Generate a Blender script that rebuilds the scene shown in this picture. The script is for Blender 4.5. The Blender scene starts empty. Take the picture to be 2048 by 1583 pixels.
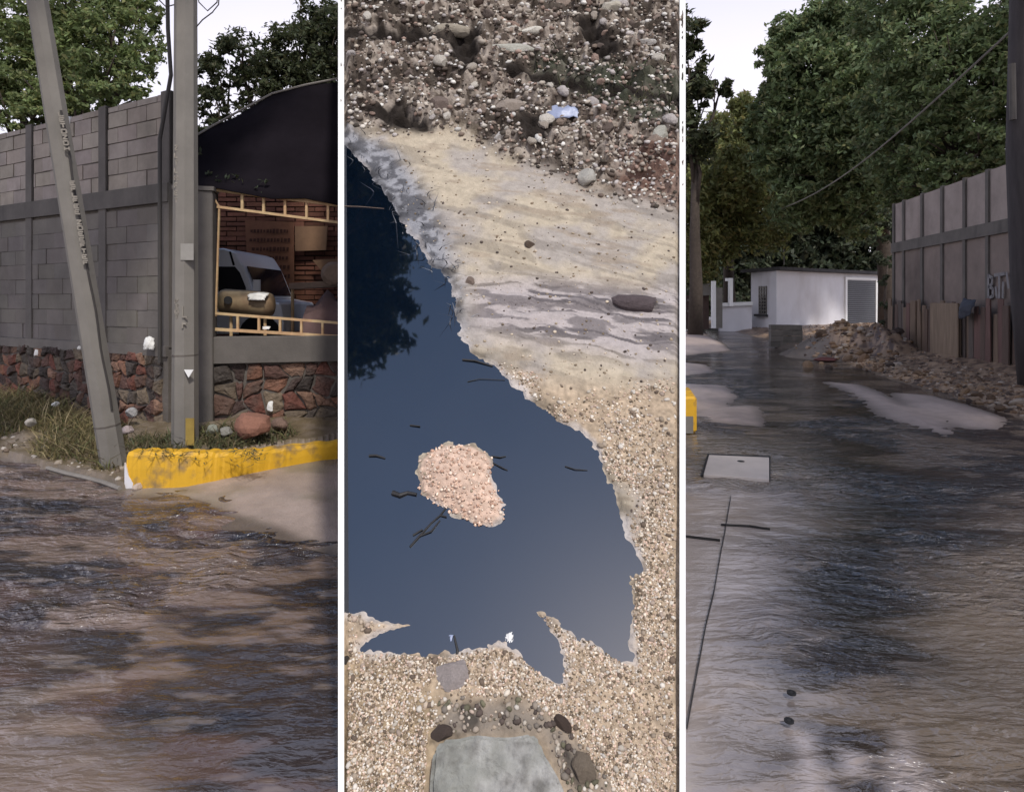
import bpy, bmesh, math, random
import numpy as np
from mathutils import Vector, Matrix

# ------------------------------------------------------------------ camera, sky, sun, exposure
F = 1266.0; CX = 1024.0; HY = 600.0; EYE = 1.6
scn = bpy.context.scene
cam_d = bpy.data.cameras.new("camera"); cam = bpy.data.objects.new("camera", cam_d)
scn.collection.objects.link(cam); scn.camera = cam
cam.location = (0, 0, EYE); cam.rotation_euler = (math.radians(90), 0, 0)
cam_d.sensor_width = 36; cam_d.lens = 36 * F / 2048
cam_d.shift_y = -(791.5 - HY) / 2048
cam_d.clip_start = 0.05; cam_d.clip_end = 2000

SUN_EL, SUN_AZ = 52.0, 22.0          # azimuth measured from straight behind the camera towards the right
w = bpy.data.worlds.new("World"); scn.world = w; w.use_nodes = True
nt = w.node_tree; nt.nodes.clear()
sky = nt.nodes.new('ShaderNodeTexSky'); sky.sky_type = 'NISHITA'; sky.sun_disc = False
sky.sun_elevation = math.radians(SUN_EL); sky.sun_rotation = math.radians(180 - SUN_AZ)
sky.air_density = 1.0; sky.dust_density = 0.6; sky.ozone_density = 1.0
tc = nt.nodes.new('ShaderNodeTexCoord')
cn = nt.nodes.new('ShaderNodeTexNoise'); cn.inputs['Scale'].default_value = 2.2; cn.inputs['Detail'].default_value = 5
sep = nt.nodes.new('ShaderNodeSeparateXYZ')
mr = nt.nodes.new('ShaderNodeMapRange')
mr.inputs['From Min'].default_value = 0.80; mr.inputs['From Max'].default_value = 0.35
mr.inputs['To Min'].default_value = 0.0; mr.inputs['To Max'].default_value = 0.85
ad = nt.nodes.new('ShaderNodeMath'); ad.operation = 'MULTIPLY_ADD'; ad.inputs[1].default_value = 0.35; ad.inputs[2].default_value = -0.17
ad2 = nt.nodes.new('ShaderNodeMath'); ad2.operation = 'ADD'; ad2.use_clamp = True
mx = nt.nodes.new('ShaderNodeMixRGB'); mx.inputs[2].default_value = (6.0, 5.65, 6.25, 1)
bg = nt.nodes.new('ShaderNodeBackground'); bg.inputs[1].default_value = 0.148
wo = nt.nodes.new('ShaderNodeOutputWorld')
L = nt.links.new
L(tc.outputs['Generated'], cn.inputs['Vector']); L(tc.outputs['Generated'], sep.inputs[0])
L(sep.outputs[2], mr.inputs['Value']); L(cn.outputs['Fac'], ad.inputs[0])
L(ad.outputs[0], ad2.inputs[0]); L(mr.outputs[0], ad2.inputs[1]); L(ad2.outputs[0], mx.inputs[0])
L(sky.outputs[0], mx.inputs[1]); L(mx.outputs[0], bg.inputs[0]); L(bg.outputs[0], wo.inputs[0])

sl = bpy.data.lights.new("sun", 'SUN'); sl.energy = 2.25; sl.angle = math.radians(4); sl.color = (1, 0.95, 0.87)
so = bpy.data.objects.new("sun", sl); scn.collection.objects.link(so)
se, sa = math.radians(SUN_EL), math.radians(SUN_AZ)
SDIR = Vector((math.cos(se) * math.sin(sa), -math.cos(se) * math.cos(sa), math.sin(se)))
so.rotation_euler = SDIR.to_track_quat('Z', 'Y').to_euler(); so.location = SDIR * 50
vs = scn.view_settings; vs.view_transform = 'Standard'; vs.look = 'None'; vs.gamma = 1.0; vs.exposure = 0.36
vs.use_curve_mapping = False
scn.cycles.sample_clamp_direct = 2.5; scn.cycles.sample_clamp_indirect = 4; scn.cycles.max_bounces = 6; scn.cycles.diffuse_bounces = 3; scn.cycles.glossy_bounces = 3
scn.cycles.transparent_max_bounces = 6; scn.cycles.use_denoising = True

rnd = random.Random(7); rng = np.random.RandomState(11)
COL = scn.collection

# ------------------------------------------------------------------ helpers
def hash2(ix, iy, seed):
    n = (ix.astype(np.int64) * 374761393 + iy.astype(np.int64) * 668265263 + seed * 1442695041) & 0xffffffff
    n = ((n ^ (n >> 13)) * 1274126177) & 0xffffffff
    n = n ^ (n >> 16)
    return (n & 0xffffff) / float(0xffffff)
def vn(x, y, seed=0):
    x = np.asarray(x, float); y = np.asarray(y, float)
    ix = np.floor(x); iy = np.floor(y); fx = x - ix; fy = y - iy
    fx = fx * fx * (3 - 2 * fx); fy = fy * fy * (3 - 2 * fy)
    a = hash2(ix, iy, seed); b = hash2(ix + 1, iy, seed); c = hash2(ix, iy + 1, seed); d = hash2(ix + 1, iy + 1, seed)
    return (a * (1 - fx) + b * fx) * (1 - fy) + (c * (1 - fx) + d * fx) * fy
def fbm(x, y, seed=0, o=4, g=0.5):
    s = 0; a = 1; t = 0
    for i in range(o):
        s = s + a * vn(x * 2 ** i, y * 2 ** i, seed + i * 17); t += a; a *= g
    return s / t
def ss(e0, e1, x):
    t = np.clip((x - e0) / (e1 - e0), 0, 1); return t * t * (3 - 2 * t)
def psd(X, Y, poly):
    """signed distance to a polygon, positive inside"""
    X = np.asarray(X, float); Y = np.asarray(Y, float)
    d = np.full(X.shape, 1e18); ins = np.zeros(X.shape, bool)
    n = len(poly)
    for i in range(n):
        ax, ay = poly[i]; bx, by = poly[(i + 1) % n]
        ex, ey = bx - ax, by - ay
        t = np.clip(((X - ax) * ex + (Y - ay) * ey) / (ex * ex + ey * ey + 1e-12), 0, 1)
        d = np.minimum(d, (X - ax - t * ex) ** 2 + (Y - ay - t * ey) ** 2)
        if ay != by:
            c = ((ay > Y) != (by > Y)) & (X < (bx - ax) * (Y - ay) / (by - ay) + ax)
            ins ^= c
    d = np.sqrt(d)
    return np.where(ins, d, -d)
def mesh_raw(name, V, Fc, smooth=False, cols=None, mat=None):
    """V (n,3); Fc (m,k) array of equal-size faces or a list of faces"""
    me = bpy.data.meshes.new(name)
    V = np.asarray(V, np.float32)
    if isinstance(Fc, np.ndarray):
        k = Fc.shape[1]; m = Fc.shape[0]
        me.vertices.add(len(V)); me.vertices.foreach_set('co', V.ravel())
        me.loops.add(m * k); me.loops.foreach_set('vertex_index', Fc.astype(np.int32).ravel())
        me.polygons.add(m); me.polygons.foreach_set('loop_start', np.arange(0, m * k, k, dtype=np.int32))
        me.update(calc_edges=True)
    else:
        me.from_pydata([tuple(map(float, v)) for v in V], [], [tuple(f) for f in Fc]); me.update()
    if smooth: me.polygons.foreach_set('use_smooth', np.ones(len(me.polygons), bool))
    if cols is not None:
        ca = me.color_attributes.new('Col', 'FLOAT_COLOR', 'POINT')
        c = np.ones((len(V), 4), np.float32); cols = np.asarray(cols, np.float32); c[:, :cols.shape[1]] = cols
        ca.data.foreach_set('color', c.ravel())
    if mat: me.materials.append(mat)
    return me
def link(name, me, parent=None):
    o = bpy.data.objects.new(name, me); COL.objects.link(o)
    if parent: o.parent = parent
    return o
def tag(o, label=None, cat=None, group=None, kind=None):
    if label: o['label'] = label
    if cat: o['category'] = cat
    if group: o['group'] = group
    if kind: o['kind'] = kind
    return o
def empty(name, loc, label, cat, group=None):
    o = bpy.data.objects.new(name, None); o.location = loc; COL.objects.link(o)
    return tag(o, label, cat, group)
class MB:
    """collects shapes (world coordinates minus an origin) into one mesh"""
    def __init__(s): s.v = []; s.f = []; s.c = []
    def add(s, V, Fs, col=None):
        b = len(s.v); s.v += [tuple(map(float, p)) for p in V]; s.f += [tuple(b + i for i in f) for f in Fs]
        s.c += [(col or (1, 1, 1))] * len(V)
    def box(s, c, sz, u=None, col=None, jit=0):
        """box centred at c, sizes along u (horizontal unit), its normal and z"""
        u = u or (1, 0); n = (-u[1], u[0])
        V = []
        for dz in (-.5, .5):
            for a, b in ((-.5, -.5), (.5, -.5), (.5, .5), (-.5, .5)):
                a2, b2, z2 = a * sz[0], b * sz[1], dz * sz[2]
                if jit: a2 += rnd.uniform(-jit, jit); b2 += rnd.uniform(-jit, jit); z2 += rnd.uniform(-jit, jit)
                V.append((c[0] + u[0] * a2 + n[0] * b2, c[1] + u[1] * a2 + n[1] * b2, c[2] + z2))
        s.add(V, [(3, 2, 1, 0), (4, 5, 6, 7), (0, 1, 5, 4), (1, 2, 6, 5), (2, 3, 7, 6), (3, 0, 4, 7)], col)
    def tube(s, pts, rad, n=8, col=None, cap=True, ph=0):
        pts = [Vector(p) for p in pts]; V = []
        if not isinstance(rad, (list, tuple)): rad = [rad] * len(pts)
        for i, p in enumerate(pts):
            d = (pts[min(i + 1, len(pts) - 1)] - pts[max(i - 1, 0)]).normalized()
            up = Vector((0, 0, 1)) if abs(d.z) < .9 else Vector((0, -1, 0))
            a = d.cross(up).normalized(); b = a.cross(d).normalized()
            for k in range(n):
                t = 2 * math.pi * k / n + ph
                V.append(p + a * (math.cos(t) * rad[i]) + b * (math.sin(t) * rad[i]))
        Fs = [(i * n + k, i * n + (k + 1) % n, (i + 1) * n + (k + 1) % n, (i + 1) * n + k) for i in range(len(pts) - 1) for k in range(n)]
        if cap: Fs += [tuple(range(n))[::-1], tuple((len(pts) - 1) * n + k for k in range(n))]
        s.add(V, Fs, col)
    def quad(s, p, col=None): s.add(p, [tuple(range(len(p)))], col)
    def prism(s, prof, d, col=None):
        """polygon prof (3D points) extruded by vector d"""
        n = len(prof); V = list(map(Vector, prof)); V += [p + Vector(d) for p in V]
        s.add(V, [tuple(range(n))[::-1], tuple(range(n, 2 * n))] + [(i, (i + 1) % n, n + (i + 1) % n, n + i) for i in range(n)], col)
    def build(s, name, mat, parent=None, origin=None, smooth=False, bevel=0):
        o0 = origin if origin is not None else (parent.location if parent else (0, 0, 0))
        V = np.array(s.v) - np.array(o0)
        me = mesh_raw(name, V, s.f, smooth, s.c, mat)
        bm = bmesh.new(); bm.from_mesh(me)
        bmesh.ops.recalc_face_normals(bm, faces=bm.faces)
        if bevel: bmesh.ops.bevel(bm, geom=list(bm.edges), offset=bevel, segments=1, affect='EDGES', clamp_overlap=True)
        bm.to_mesh(me); bm.free()
        if smooth: me.polygons.foreach_set('use_smooth', np.ones(len(me.polygons), bool))
        o = link(name, me, parent)
        if not parent: o.location = o0
        return o
def P(px, py, Y):  return Vector(((px - CX) / F * Y, Y, EYE + (HY - py) / F * Y))
def G(px, py, z=0):
    Y = (EYE - z) * F / (py - HY); return Vector(((px - CX) / F * Y, Y, z))
def gpoly(pts): return [tuple(G(a, b)[:2]) for a, b in pts]

# ------------------------------------------------------------------ materials
def mat(name, color=(.5, .5, .5), rough=.8, noise=0.25, nscale=6, bump=0.2, bscale=30, bdist=0.01, attr=True, metal=0, spec=0.4,
        var=None, stain=None, nmap=(1, 1, 1), coat=0, trans=0, detail=6):
    m = bpy.data.materials.new(name); m.use_nodes = True
    t = m.node_tree; N = t.nodes; K = t.links.new
    b = N['Principled BSDF']
    tc = N.new('ShaderNodeTexCoord'); mp = N.new('ShaderNodeMapping'); mp.inputs['Scale'].default_value = nmap
    K(tc.outputs['Object'], mp.inputs[0])
    n1 = N.new('ShaderNodeTexNoise'); n1.inputs['Scale'].default_value = nscale; n1.inputs['Detail'].default_value = detail
    n1.inputs['Roughness'].default_value = .65
    K(mp.outputs[0], n1.inputs['Vector'])
    r = N.new('ShaderNodeMapRange'); r.inputs['From Min'].default_value = .25; r.inputs['From Max'].default_value = .75
    r.inputs['To Min'].default_value = 1 - noise; r.inputs['To Max'].default_value = 1 + noise
    K(n1.outputs['Fac'], r.inputs['Value'])
    c = N.new('ShaderNodeRGB'); c.outputs[0].default_value = (*color, 1); src = c.outputs[0]
    if attr:
        a = N.new('ShaderNodeAttribute'); a.attribute_name = 'Col'
        mu = N.new('ShaderNodeMixRGB'); mu.blend_type = 'MULTIPLY'; mu.inputs[0].default_value = 1
        K(src, mu.inputs[1]); K(a.outputs['Color'], mu.inputs[2]); src = mu.outputs[0]
    if var:
        n2 = N.new('ShaderNodeTexNoise'); n2.inputs['Scale'].default_value = var[1]; n2.inputs['Detail'].default_value = 4
        K(tc.outputs['Object'], n2.inputs['Vector'])
        rr = N.new('ShaderNodeMapRange'); rr.inputs['From Min'].default_value = .42; rr.inputs['From Max'].default_value = .62
        K(n2.outputs['Fac'], rr.inputs['Value'])
        m2 = N.new('ShaderNodeMixRGB'); m2.inputs[2].default_value = (*var[0], 1); K(rr.outputs[0], m2.inputs[0]); K(src, m2.inputs[1]); src = m2.outputs[0]
    if stain:
        mp2 = N.new('ShaderNodeMapping'); mp2.inputs['Scale'].default_value = stain[2]; K(tc.outputs['Object'], mp2.inputs[0])
        n3 = N.new('ShaderNodeTexNoise'); n3.inputs['Scale'].default_value = stain[1]; n3.inputs['Detail'].default_value = 5
        K(mp2.outputs[0], n3.inputs['Vector'])
        rr = N.new('ShaderNodeMapRange'); rr.inputs['From Min'].default_value = .5; rr.inputs['From Max'].default_value = .68; rr.inputs['To Max'].default_value = stain[3]
        K(n3.outputs['Fac'], rr.inputs['Value'])
        m2 = N.new('ShaderNodeMixRGB'); m2.inputs[2].default_value = (*stain[0], 1); K(rr.outputs[0], m2.inputs[0]); K(src, m2.inputs[1]); src = m2.outputs[0]
    v = N.new('ShaderNodeVectorMath'); v.operation = 'SCALE'; K(src, v.inputs[0]); K(r.outputs[0], v.inputs['Scale'])
    K(v.outputs[0], b.inputs['Base Color'])
    b.inputs['Roughness'].default_value = rough; b.inputs['Metallic'].default_value = metal
    b.inputs['Specular IOR Level'].default_value = spec
    if coat: b.inputs['Coat Weight'].default_value = coat; b.inputs['Coat Roughness'].default_value = .1
    if bump:
        nb = N.new('ShaderNodeTexNoise'); nb.inputs['Scale'].default_value = bscale; nb.inputs['Detail'].default_value = 5
        K(mp.outputs[0], nb.inputs['Vector'])
        bp = N.new('ShaderNodeBump'); bp.inputs['Strength'].default_value = bump; bp.inputs['Distance'].default_value = bdist
        K(nb.outputs['Fac'], bp.inputs['Height']); K(bp.outputs[0], b.inputs['Normal'])
    if trans:
        tr = N.new('ShaderNodeBsdfTranslucent'); ms = N.new('ShaderNodeMixShader'); ms.inputs[0].default_value = trans
        K(v.outputs[0], tr.inputs[0]); K(b.outputs[0], ms.inputs[1]); K(tr.outputs[0], ms.inputs[2])
        K(ms.outputs[0], N['Material Output'].inputs[0])
    return m
M = {}
M['road'] = mat('wet_mud_road', (1, 1, 1), .42, .22, 5, .5, 60, .01, spec=.5)
M['hill'] = mat('hillside_dirt', (1, 1, 1), .9, .22, 18, .7, 70, .012, spec=.2)
M['concrete'] = mat('concrete', (.235, .215, .195), .85, .2, 3, .35, 60, .006, stain=((.09, .08, .07), 1.6, (1, 1, .25), .6))
M['pole'] = mat('pole_concrete', (.20, .185, .165), .8, .14, 4, .3, 80, .004, stain=((.15, .14, .125), 2.5, (1, 1, .12), .6))
M['darkconc'] = mat('dark_concrete', (.12, .108, .098), .85, .25, 3, .35, 50, .006, stain=((.06, .055, .05), 2, (1, 1, .2), .7))
M['block'] = mat('concrete_block', (.33, .285, .25), .9, .2, 5, .5, 80, .006, stain=((.15, .13, .115), 1.3, (1, 1, .4), .5))
M['plaster'] = mat('grey_plaster', (.165, .148, .135), .9, .22, 2.2, .4, 30, .008, stain=((.085, .075, .07), .9, (1, 1, .5), .6))
M['mortar'] = mat('mortar', (.12, .105, .092), .95, .3, 6, .5, 40, .01)
M['stone'] = mat('wall_stone', (1.05, 1.02, 1), .9, .45, 14, 1.0, 22, .03, stain=((.07, .06, .052), 3.5, (1, 1, 1), .6))
M['yellow'] = mat('yellow_paint', (.66, .37, .022), .6, .12, 4, .3, 40, .005, stain=((.22, .15, .08), 7, (1, 1, 1), .95))
M['white'] = mat('white_paint', (.80, .80, .79), .6, .04, 3, .1, 30, .003)
M['iron'] = mat('rusty_iron', (.52, .33, .18), .7, .25, 9, .2, 80, .002, var=((.55, .40, .22), 4))
M['tarp'] = mat('dark_tarp', (.011, .009, .012), 1.0, .3, 2, .15, 6, .02, spec=.05)
M['redwall'] = mat('red_brick', (.17, .07, .045), .9, .35, 5, .5, 40, .01)
M['black'] = mat('black_rubber', (.012, .012, .013), .6, .2, 8, 0)
M['glass'] = mat('dark_glass', (.02, .018, .022), .15, .1, 3, 0)
M['carwhite'] = mat('car_white', (.84, .85, .88), .3, .04, 2, 0, coat=.5)
M['tank'] = mat('tank_paint', (.33, .25, .15), .55, .25, 5, .2, 30, .004, var=((.22, .15, .09), 4))
M['cloth'] = mat('brown_cloth', (.13, .08, .075), .9, .25, 4, .5, 8, .03)
M['sack'] = mat('sack', (.3, .22, .17), .9, .2, 6, .4, 20, .02)
M['hut'] = mat('hut_white', (.66, .65, .68), .85, .06, 1.5, .2, 12, .01, stain=((.42, .38, .36), .8, (1, 1, .4), .35))
M['roof'] = mat('roof_dark', (.05, .048, .05), .85, .3, 3, .2, 20, .01)
M['shutter'] = mat('shutter_grey', (.06, .064, .075), .5, .15, 4, 0)
M['wood'] = mat('old_wood', (1, 1, 1), .85, .3, 4, .5, 30, .01, nmap=(3, 3, .4))
M['darkwood'] = mat('dark_wood_pole', (.055, .048, .05), .85, .3, 5, .5, 30, .01, nmap=(3, 3, .4))
M['bark'] = mat('bark', (.065, .05, .04), .95, .35, 8, .8, 18, .03)
M['grass'] = mat('grass', (1, 1, 1), .8, .2, 5, 0, trans=.3)
M['rock'] = mat('rock', (1, 1, 1), .88, .25, 9, .7, 35, .012)
M['gravel'] = mat('gravel', (1, 1, 1), .85, .12, 9, 0)
M['plastic'] = mat('blue_plastic', (.30, .34, .48), .4, .2, 8, .5, 12, .02)
M['trash'] = mat('white_plastic', (.72, .71, .69), .5, .1, 8, .4, 20, .01)
M['paint'] = mat('white_graffiti', (.21, .20, .205), .8, .25, 12, 0)
M['debris'] = mat('wet_twigs', (.018, .017, .018), .6, .2, 10, 0)
M['dark_line'] = mat('dark_line', (.05, .045, .042), .6, .1, 5, 0)
def leafmat(name, c):
    return mat(name, c, .6, .3, 1.2, 0, trans=.38, spec=.35)
M['leafbright'] = leafmat('leaf_bright', (.17, .225, .09))
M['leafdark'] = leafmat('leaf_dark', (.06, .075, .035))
M['leafmid'] = leafmat('leaf_mid', (.165, .225, .105))
M['leafolive'] = leafmat('leaf_olive', (.20, .225, .085))
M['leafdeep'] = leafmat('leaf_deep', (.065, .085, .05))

def watermat(name, rough, scales, bstr, attr=True, color=(1, 1, 1), ior=1.33, spec=.5, calm=False):
    m = bpy.data.materials.new(name); m.use_nodes = True
    t = m.node_tree; N = t.nodes; K = t.links.new; b = N['Principled BSDF']
    tc = N.new('ShaderNodeTexCoord'); prev = None
    for (sc, dist, st) in scales:
        mp = N.new('ShaderNodeMapping'); mp.inputs['Scale'].default_value = sc; K(tc.outputs['Object'], mp.inputs[0])
        n = N.new('ShaderNodeTexNoise'); n.inputs['Scale'].default_value = 1; n.inputs['Detail'].default_value = 3
        n.inputs['Distortion'].default_value = .6
        K(mp.outputs[0], n.inputs['Vector'])
        bp = N.new('ShaderNodeBump'); bp.inputs['Strength'].default_value = st * bstr; bp.inputs['Distance'].default_value = dist
        K(n.outputs['Fac'], bp.inputs['Height'])
        if calm:
            aa = N.new('ShaderNodeAttribute'); aa.attribute_name = 'Col'; mm = N.new('ShaderNodeMath'); mm.operation = 'MULTIPLY'
            mm.inputs[1].default_value = st * bstr; K(aa.outputs['Alpha'], mm.inputs[0]); K(mm.outputs[0], bp.inputs['Strength'])
        if prev: K(prev, bp.inputs['Normal'])
        prev = bp.outputs[0]
    if prev: K(prev, b.inputs['Normal'])
    if attr:
        a = N.new('ShaderNodeAttribute'); a.attribute_name = 'Col'; K(a.outputs['Color'], b.inputs['Base Color'])
    else: b.inputs['Base Color'].default_value = (*color, 1)
    b.inputs['Roughness'].default_value = rough; b.inputs['IOR'].default_value = ior; b.inputs['Specular IOR Level'].default_value = spec
    return m
M['water'] = watermat('murky_water', .13, [((5, 14, 1), .055, .9), ((15, 34, 1), .022, .9)], 1.0, spec=.5, ior=2.1, calm=True)
M['puddle'] = watermat('still_water', .03, [((1.2, 1.2, 1.2), .01, .08)], 1.0, ior=2.35, spec=.5)

# ------------------------------------------------------------------ SETTING: ground of the two streets
R_, Lft = 1, -1
apron = gpoly([(250, 990), (330, 994), (400, 1004), (470, 1032), (560, 1056), (620, 1085), (720, 1128), (760, 880), (600, 890), (400, 920), (250, 930)])
bank = gpoly([(-400, 902), (15, 912), (90, 934), (160, 950), (215, 964), (250, 980), (262, 900), (300, 780), (200, 760), (-400, 760)])
rise = gpoly([(256, 955), (330, 955), (400, 950), (520, 930), (676, 905), (760, 892), (760, 740), (256, 740)])
rb = [(1380, 652), (1470, 662), (1530, 676), (1600, 694), (1700, 726), (1800, 760), (1880, 784), (1960, 806), (2060, 838), (2300, 905), (2500, 905), (2500, 622), (1380, 622)]
rbank = gpoly(rb)
dry = [gpoly(p) for p in (
    [(1798, 786), (1850, 790), (1930, 812), (1992, 834), (1985, 854), (1930, 852), (1870, 826), (1820, 806)],
    [(1662, 764), (1705, 768), (1745, 782), (1790, 808), (1850, 818), (1880, 840), (1892, 864), (1830, 850), (1780, 832), (1740, 800), (1700, 778)],
    [(1392, 828), (1430, 815), (1500, 812), (1506, 846), (1440, 842)],
    [(1340, 662), (1400, 664), (1440, 688), (1452, 700), (1340, 712)],
    [(1340, 722), (1400, 728), (1420, 742), (1340, 752)],
    [(1340, 766), (1440, 770), (1462, 790), (1440, 812), (1400, 818), (1340, 818)],
    )]
dry9 = [gpoly(p) for p in (
    [(1590, 1460), (1625, 1470), (1640, 1530), (1650, 1600), (1610, 1600), (1600, 1540)],
    [(1680, 1490), (1720, 1500), (1730, 1540), (1700, 1540)],
    [(1790, 1450), (1820, 1450), (1840, 1520), (1900, 1600), (1780, 1610)])]
pave = gpoly([(1300, 968), (1372, 972), (1450, 985), (1530, 990), (1545, 1040), (1520, 1090), (1500, 1160), (1490, 1240), (1462, 1330), (1450, 1400), (1430, 1500), (1425, 1640), (1250, 1640)])
shallowR = gpoly([(1300, 860), (1420, 868), (1560, 880), (1680, 930), (1720, 1000), (1700, 1060), (1600, 1090), (1500, 1100), (1400, 1110), (1300, 1110)])
darkR = gpoly([(1640, 900), (1760, 930), (1900, 960), (1990, 1000), (1900, 1060), (1830, 1120), (1800, 1200), (1740, 1230), (1620, 1200), (1600, 1120), (1680, 1060), (1720, 1000)])
muddyR = gpoly([(1840, 1100), (1960, 1080), (2100, 1060), (2200, 1600), (1800, 1600), (1790, 1400), (1810, 1250)])
brownL = gpoly([(-300, 905), (80, 930), (240, 975), (420, 1010), (560, 1070), (460, 1150), (420, 1350), (200, 1380), (-300, 1340)])
mudL = gpoly([(-300, 1420), (80, 1440), (240, 1470), (330, 1583), (300, 1700), (-300, 1700)])
def road_height(X, Y):
    n = fbm(X * 1.3, Y * 1.3, 3, 4) - .5; n2 = fbm(X * 5, Y * 5, 9, 4) - .5
    H = -0.035 + .012 * n
    wob = .12 * n2 + .04 * (fbm(X * 14, Y * 14, 21, 2) - .5)
    lf = X < 0
    sd = psd(X, Y, apron) + wob * .8
    H = np.where(lf, np.maximum(H, np.clip(sd * .10, -.05, .05) + .004 * n2), H)
    sd = psd(X, Y, bank) + wob * .5
    H = np.where(lf & (sd > -.2), np.maximum(H, np.where(sd < 0, sd * .3, .03 + .22 * ss(0, 1.3, sd) + .10 * n2 * ss(0, .3, sd) + .02)), H)
    sd = psd(X, Y, rise)
    H = np.where(lf & (sd > 0), .20 + .05 * ss(0, 1, sd) + .05 * n2, H)
    rt = X > 0
    sd = psd(X, Y, rbank) + wob * 1.5
    H = np.where(rt & (sd > -.6), np.maximum(H, np.where(sd < 0, sd * .15, .10 * ss(0, .4, sd) + .22 * ss(.2, 2.5, sd) + (.07 * n2 + .05 * n) * ss(0, .5, sd))), H)
    for i, p in enumerate(dry):
        sd = psd(X, Y, p) + wob * (.5 if i < 6 else .3)
        H = np.where(rt & (sd > -.5), np.maximum(H, np.clip(sd * .09, -.04, .03) + .004 * n2), H)
    # rubble heap in front of the hut
    for (hx, hy, r, hh) in ((1690, 712, 1.5, .95), (1755, 716, 1.3, .8), (1640, 708, 1.1, .45), (1590, 694, .9, .2)):
        c = G(hx, hy); d = np.hypot((X - c.x), (Y - c.y) * .8) / r
        H = np.where(rt, np.maximum(H, (hh + .2) * np.exp(-d * d * 1.5) * (1 + .5 * (fbm(X * 2.5, Y * 2.5, 15, 3) - .5)) - .2), H)
    return H
def lerp(a, b, t): return a + (b - a) * t[..., None]
def road_color(X, Y, H):
    C = np.zeros(X.shape + (3,)); C[:] = (.12, .095, .078)
    n = fbm(X * 2, Y * 2, 31, 4); n2 = fbm(X * 9, Y * 9, 41, 4)
    lf = (X < 0); rt = ~lf
    con = np.array((.34, .27, .235)); con2 = np.array((.23, .195, .155))
    t = ss(-.05, .1, psd(X, Y, apron)) * lf
    C = lerp(C, lerp(np.broadcast_to(con, C.shape), np.broadcast_to(con2, C.shape), ss(.4, .65, n)), t)
    t = ss(-.1, .1, psd(X, Y, bank)) * lf
    soil = lerp(np.broadcast_to(np.array((.15, .115, .07)), C.shape), np.broadcast_to(np.array((.21, .165, .12)), C.shape), ss(.4, .65, n2))
    C = lerp(C, soil, t)
    t = ss(-.02, .02, psd(X, Y, rise)) * lf; C = lerp(C, soil * .95, t)
    sb = psd(X, Y, rbank)
    t = ss(-.3, .2, sb) * rt
    dirt = lerp(np.broadcast_to(np.array((.33, .225, .15)), C.shape), np.broadcast_to(np.array((.10, .065, .05)), C.shape), ss(.42, .62, n2))
    C = lerp(C, dirt, t)
    for i, p in enumerate(dry):
        t = ss(-.25, .1, psd(X, Y, p)) * rt
        C = lerp(C, np.broadcast_to(np.array((.44, .35, .31)), C.shape) * (.85 + .3 * n[..., None]), t)
    t = ss(-.5, .2, psd(X, Y, pave)) * rt
    C = lerp(C, np.broadcast_to(np.array((.36, .32, .315)), C.shape) * (.75 + .5 * n[..., None]), t)
    return C
def polar(th0, th1, nth, y0, y1, ny):
    th = np.linspace(math.tan(math.radians(th0)), math.tan(math.radians(th1)), nth)
    ys = np.geomspace(y0, y1, ny)
    Yg, T = np.meshgrid(ys, th, indexing='ij'); X = Yg * T
    i, j = np.meshgrid(np.arange(ny - 1), np.arange(nth - 1), indexing='ij')
    a = (i * nth + j).ravel(); Fc = np.stack([a, a + 1, a + nth + 1, a + nth], 1)
    return X, Yg, Fc
parts = []
for (a, b, n) in ((-50, -13.5, 420), (13.5, 50, 420)):
    X, Y, Fc = polar(a, b, n, 1.2, 62, 620)
    H = road_height(X, Y); parts.append((X, Y, H, Fc, road_color(X, Y, H)))
V = []; FF = []; CC = []; off = 0
for X, Y, H, Fc, C in parts:
    V.append(np.stack([X, Y, H], -1).reshape(-1, 3)); FF.append(Fc + off); CC.append(C.reshape(-1, 3)); off += X.size
tag(link('road', mesh_raw('road', np.concatenate(V), np.concatenate(FF), True, np.concatenate(CC), M['road'])), kind='structure')
def rh(x, y): return float(road_height(np.array([[x]]), np.array([[y]]))[0, 0])

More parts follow.
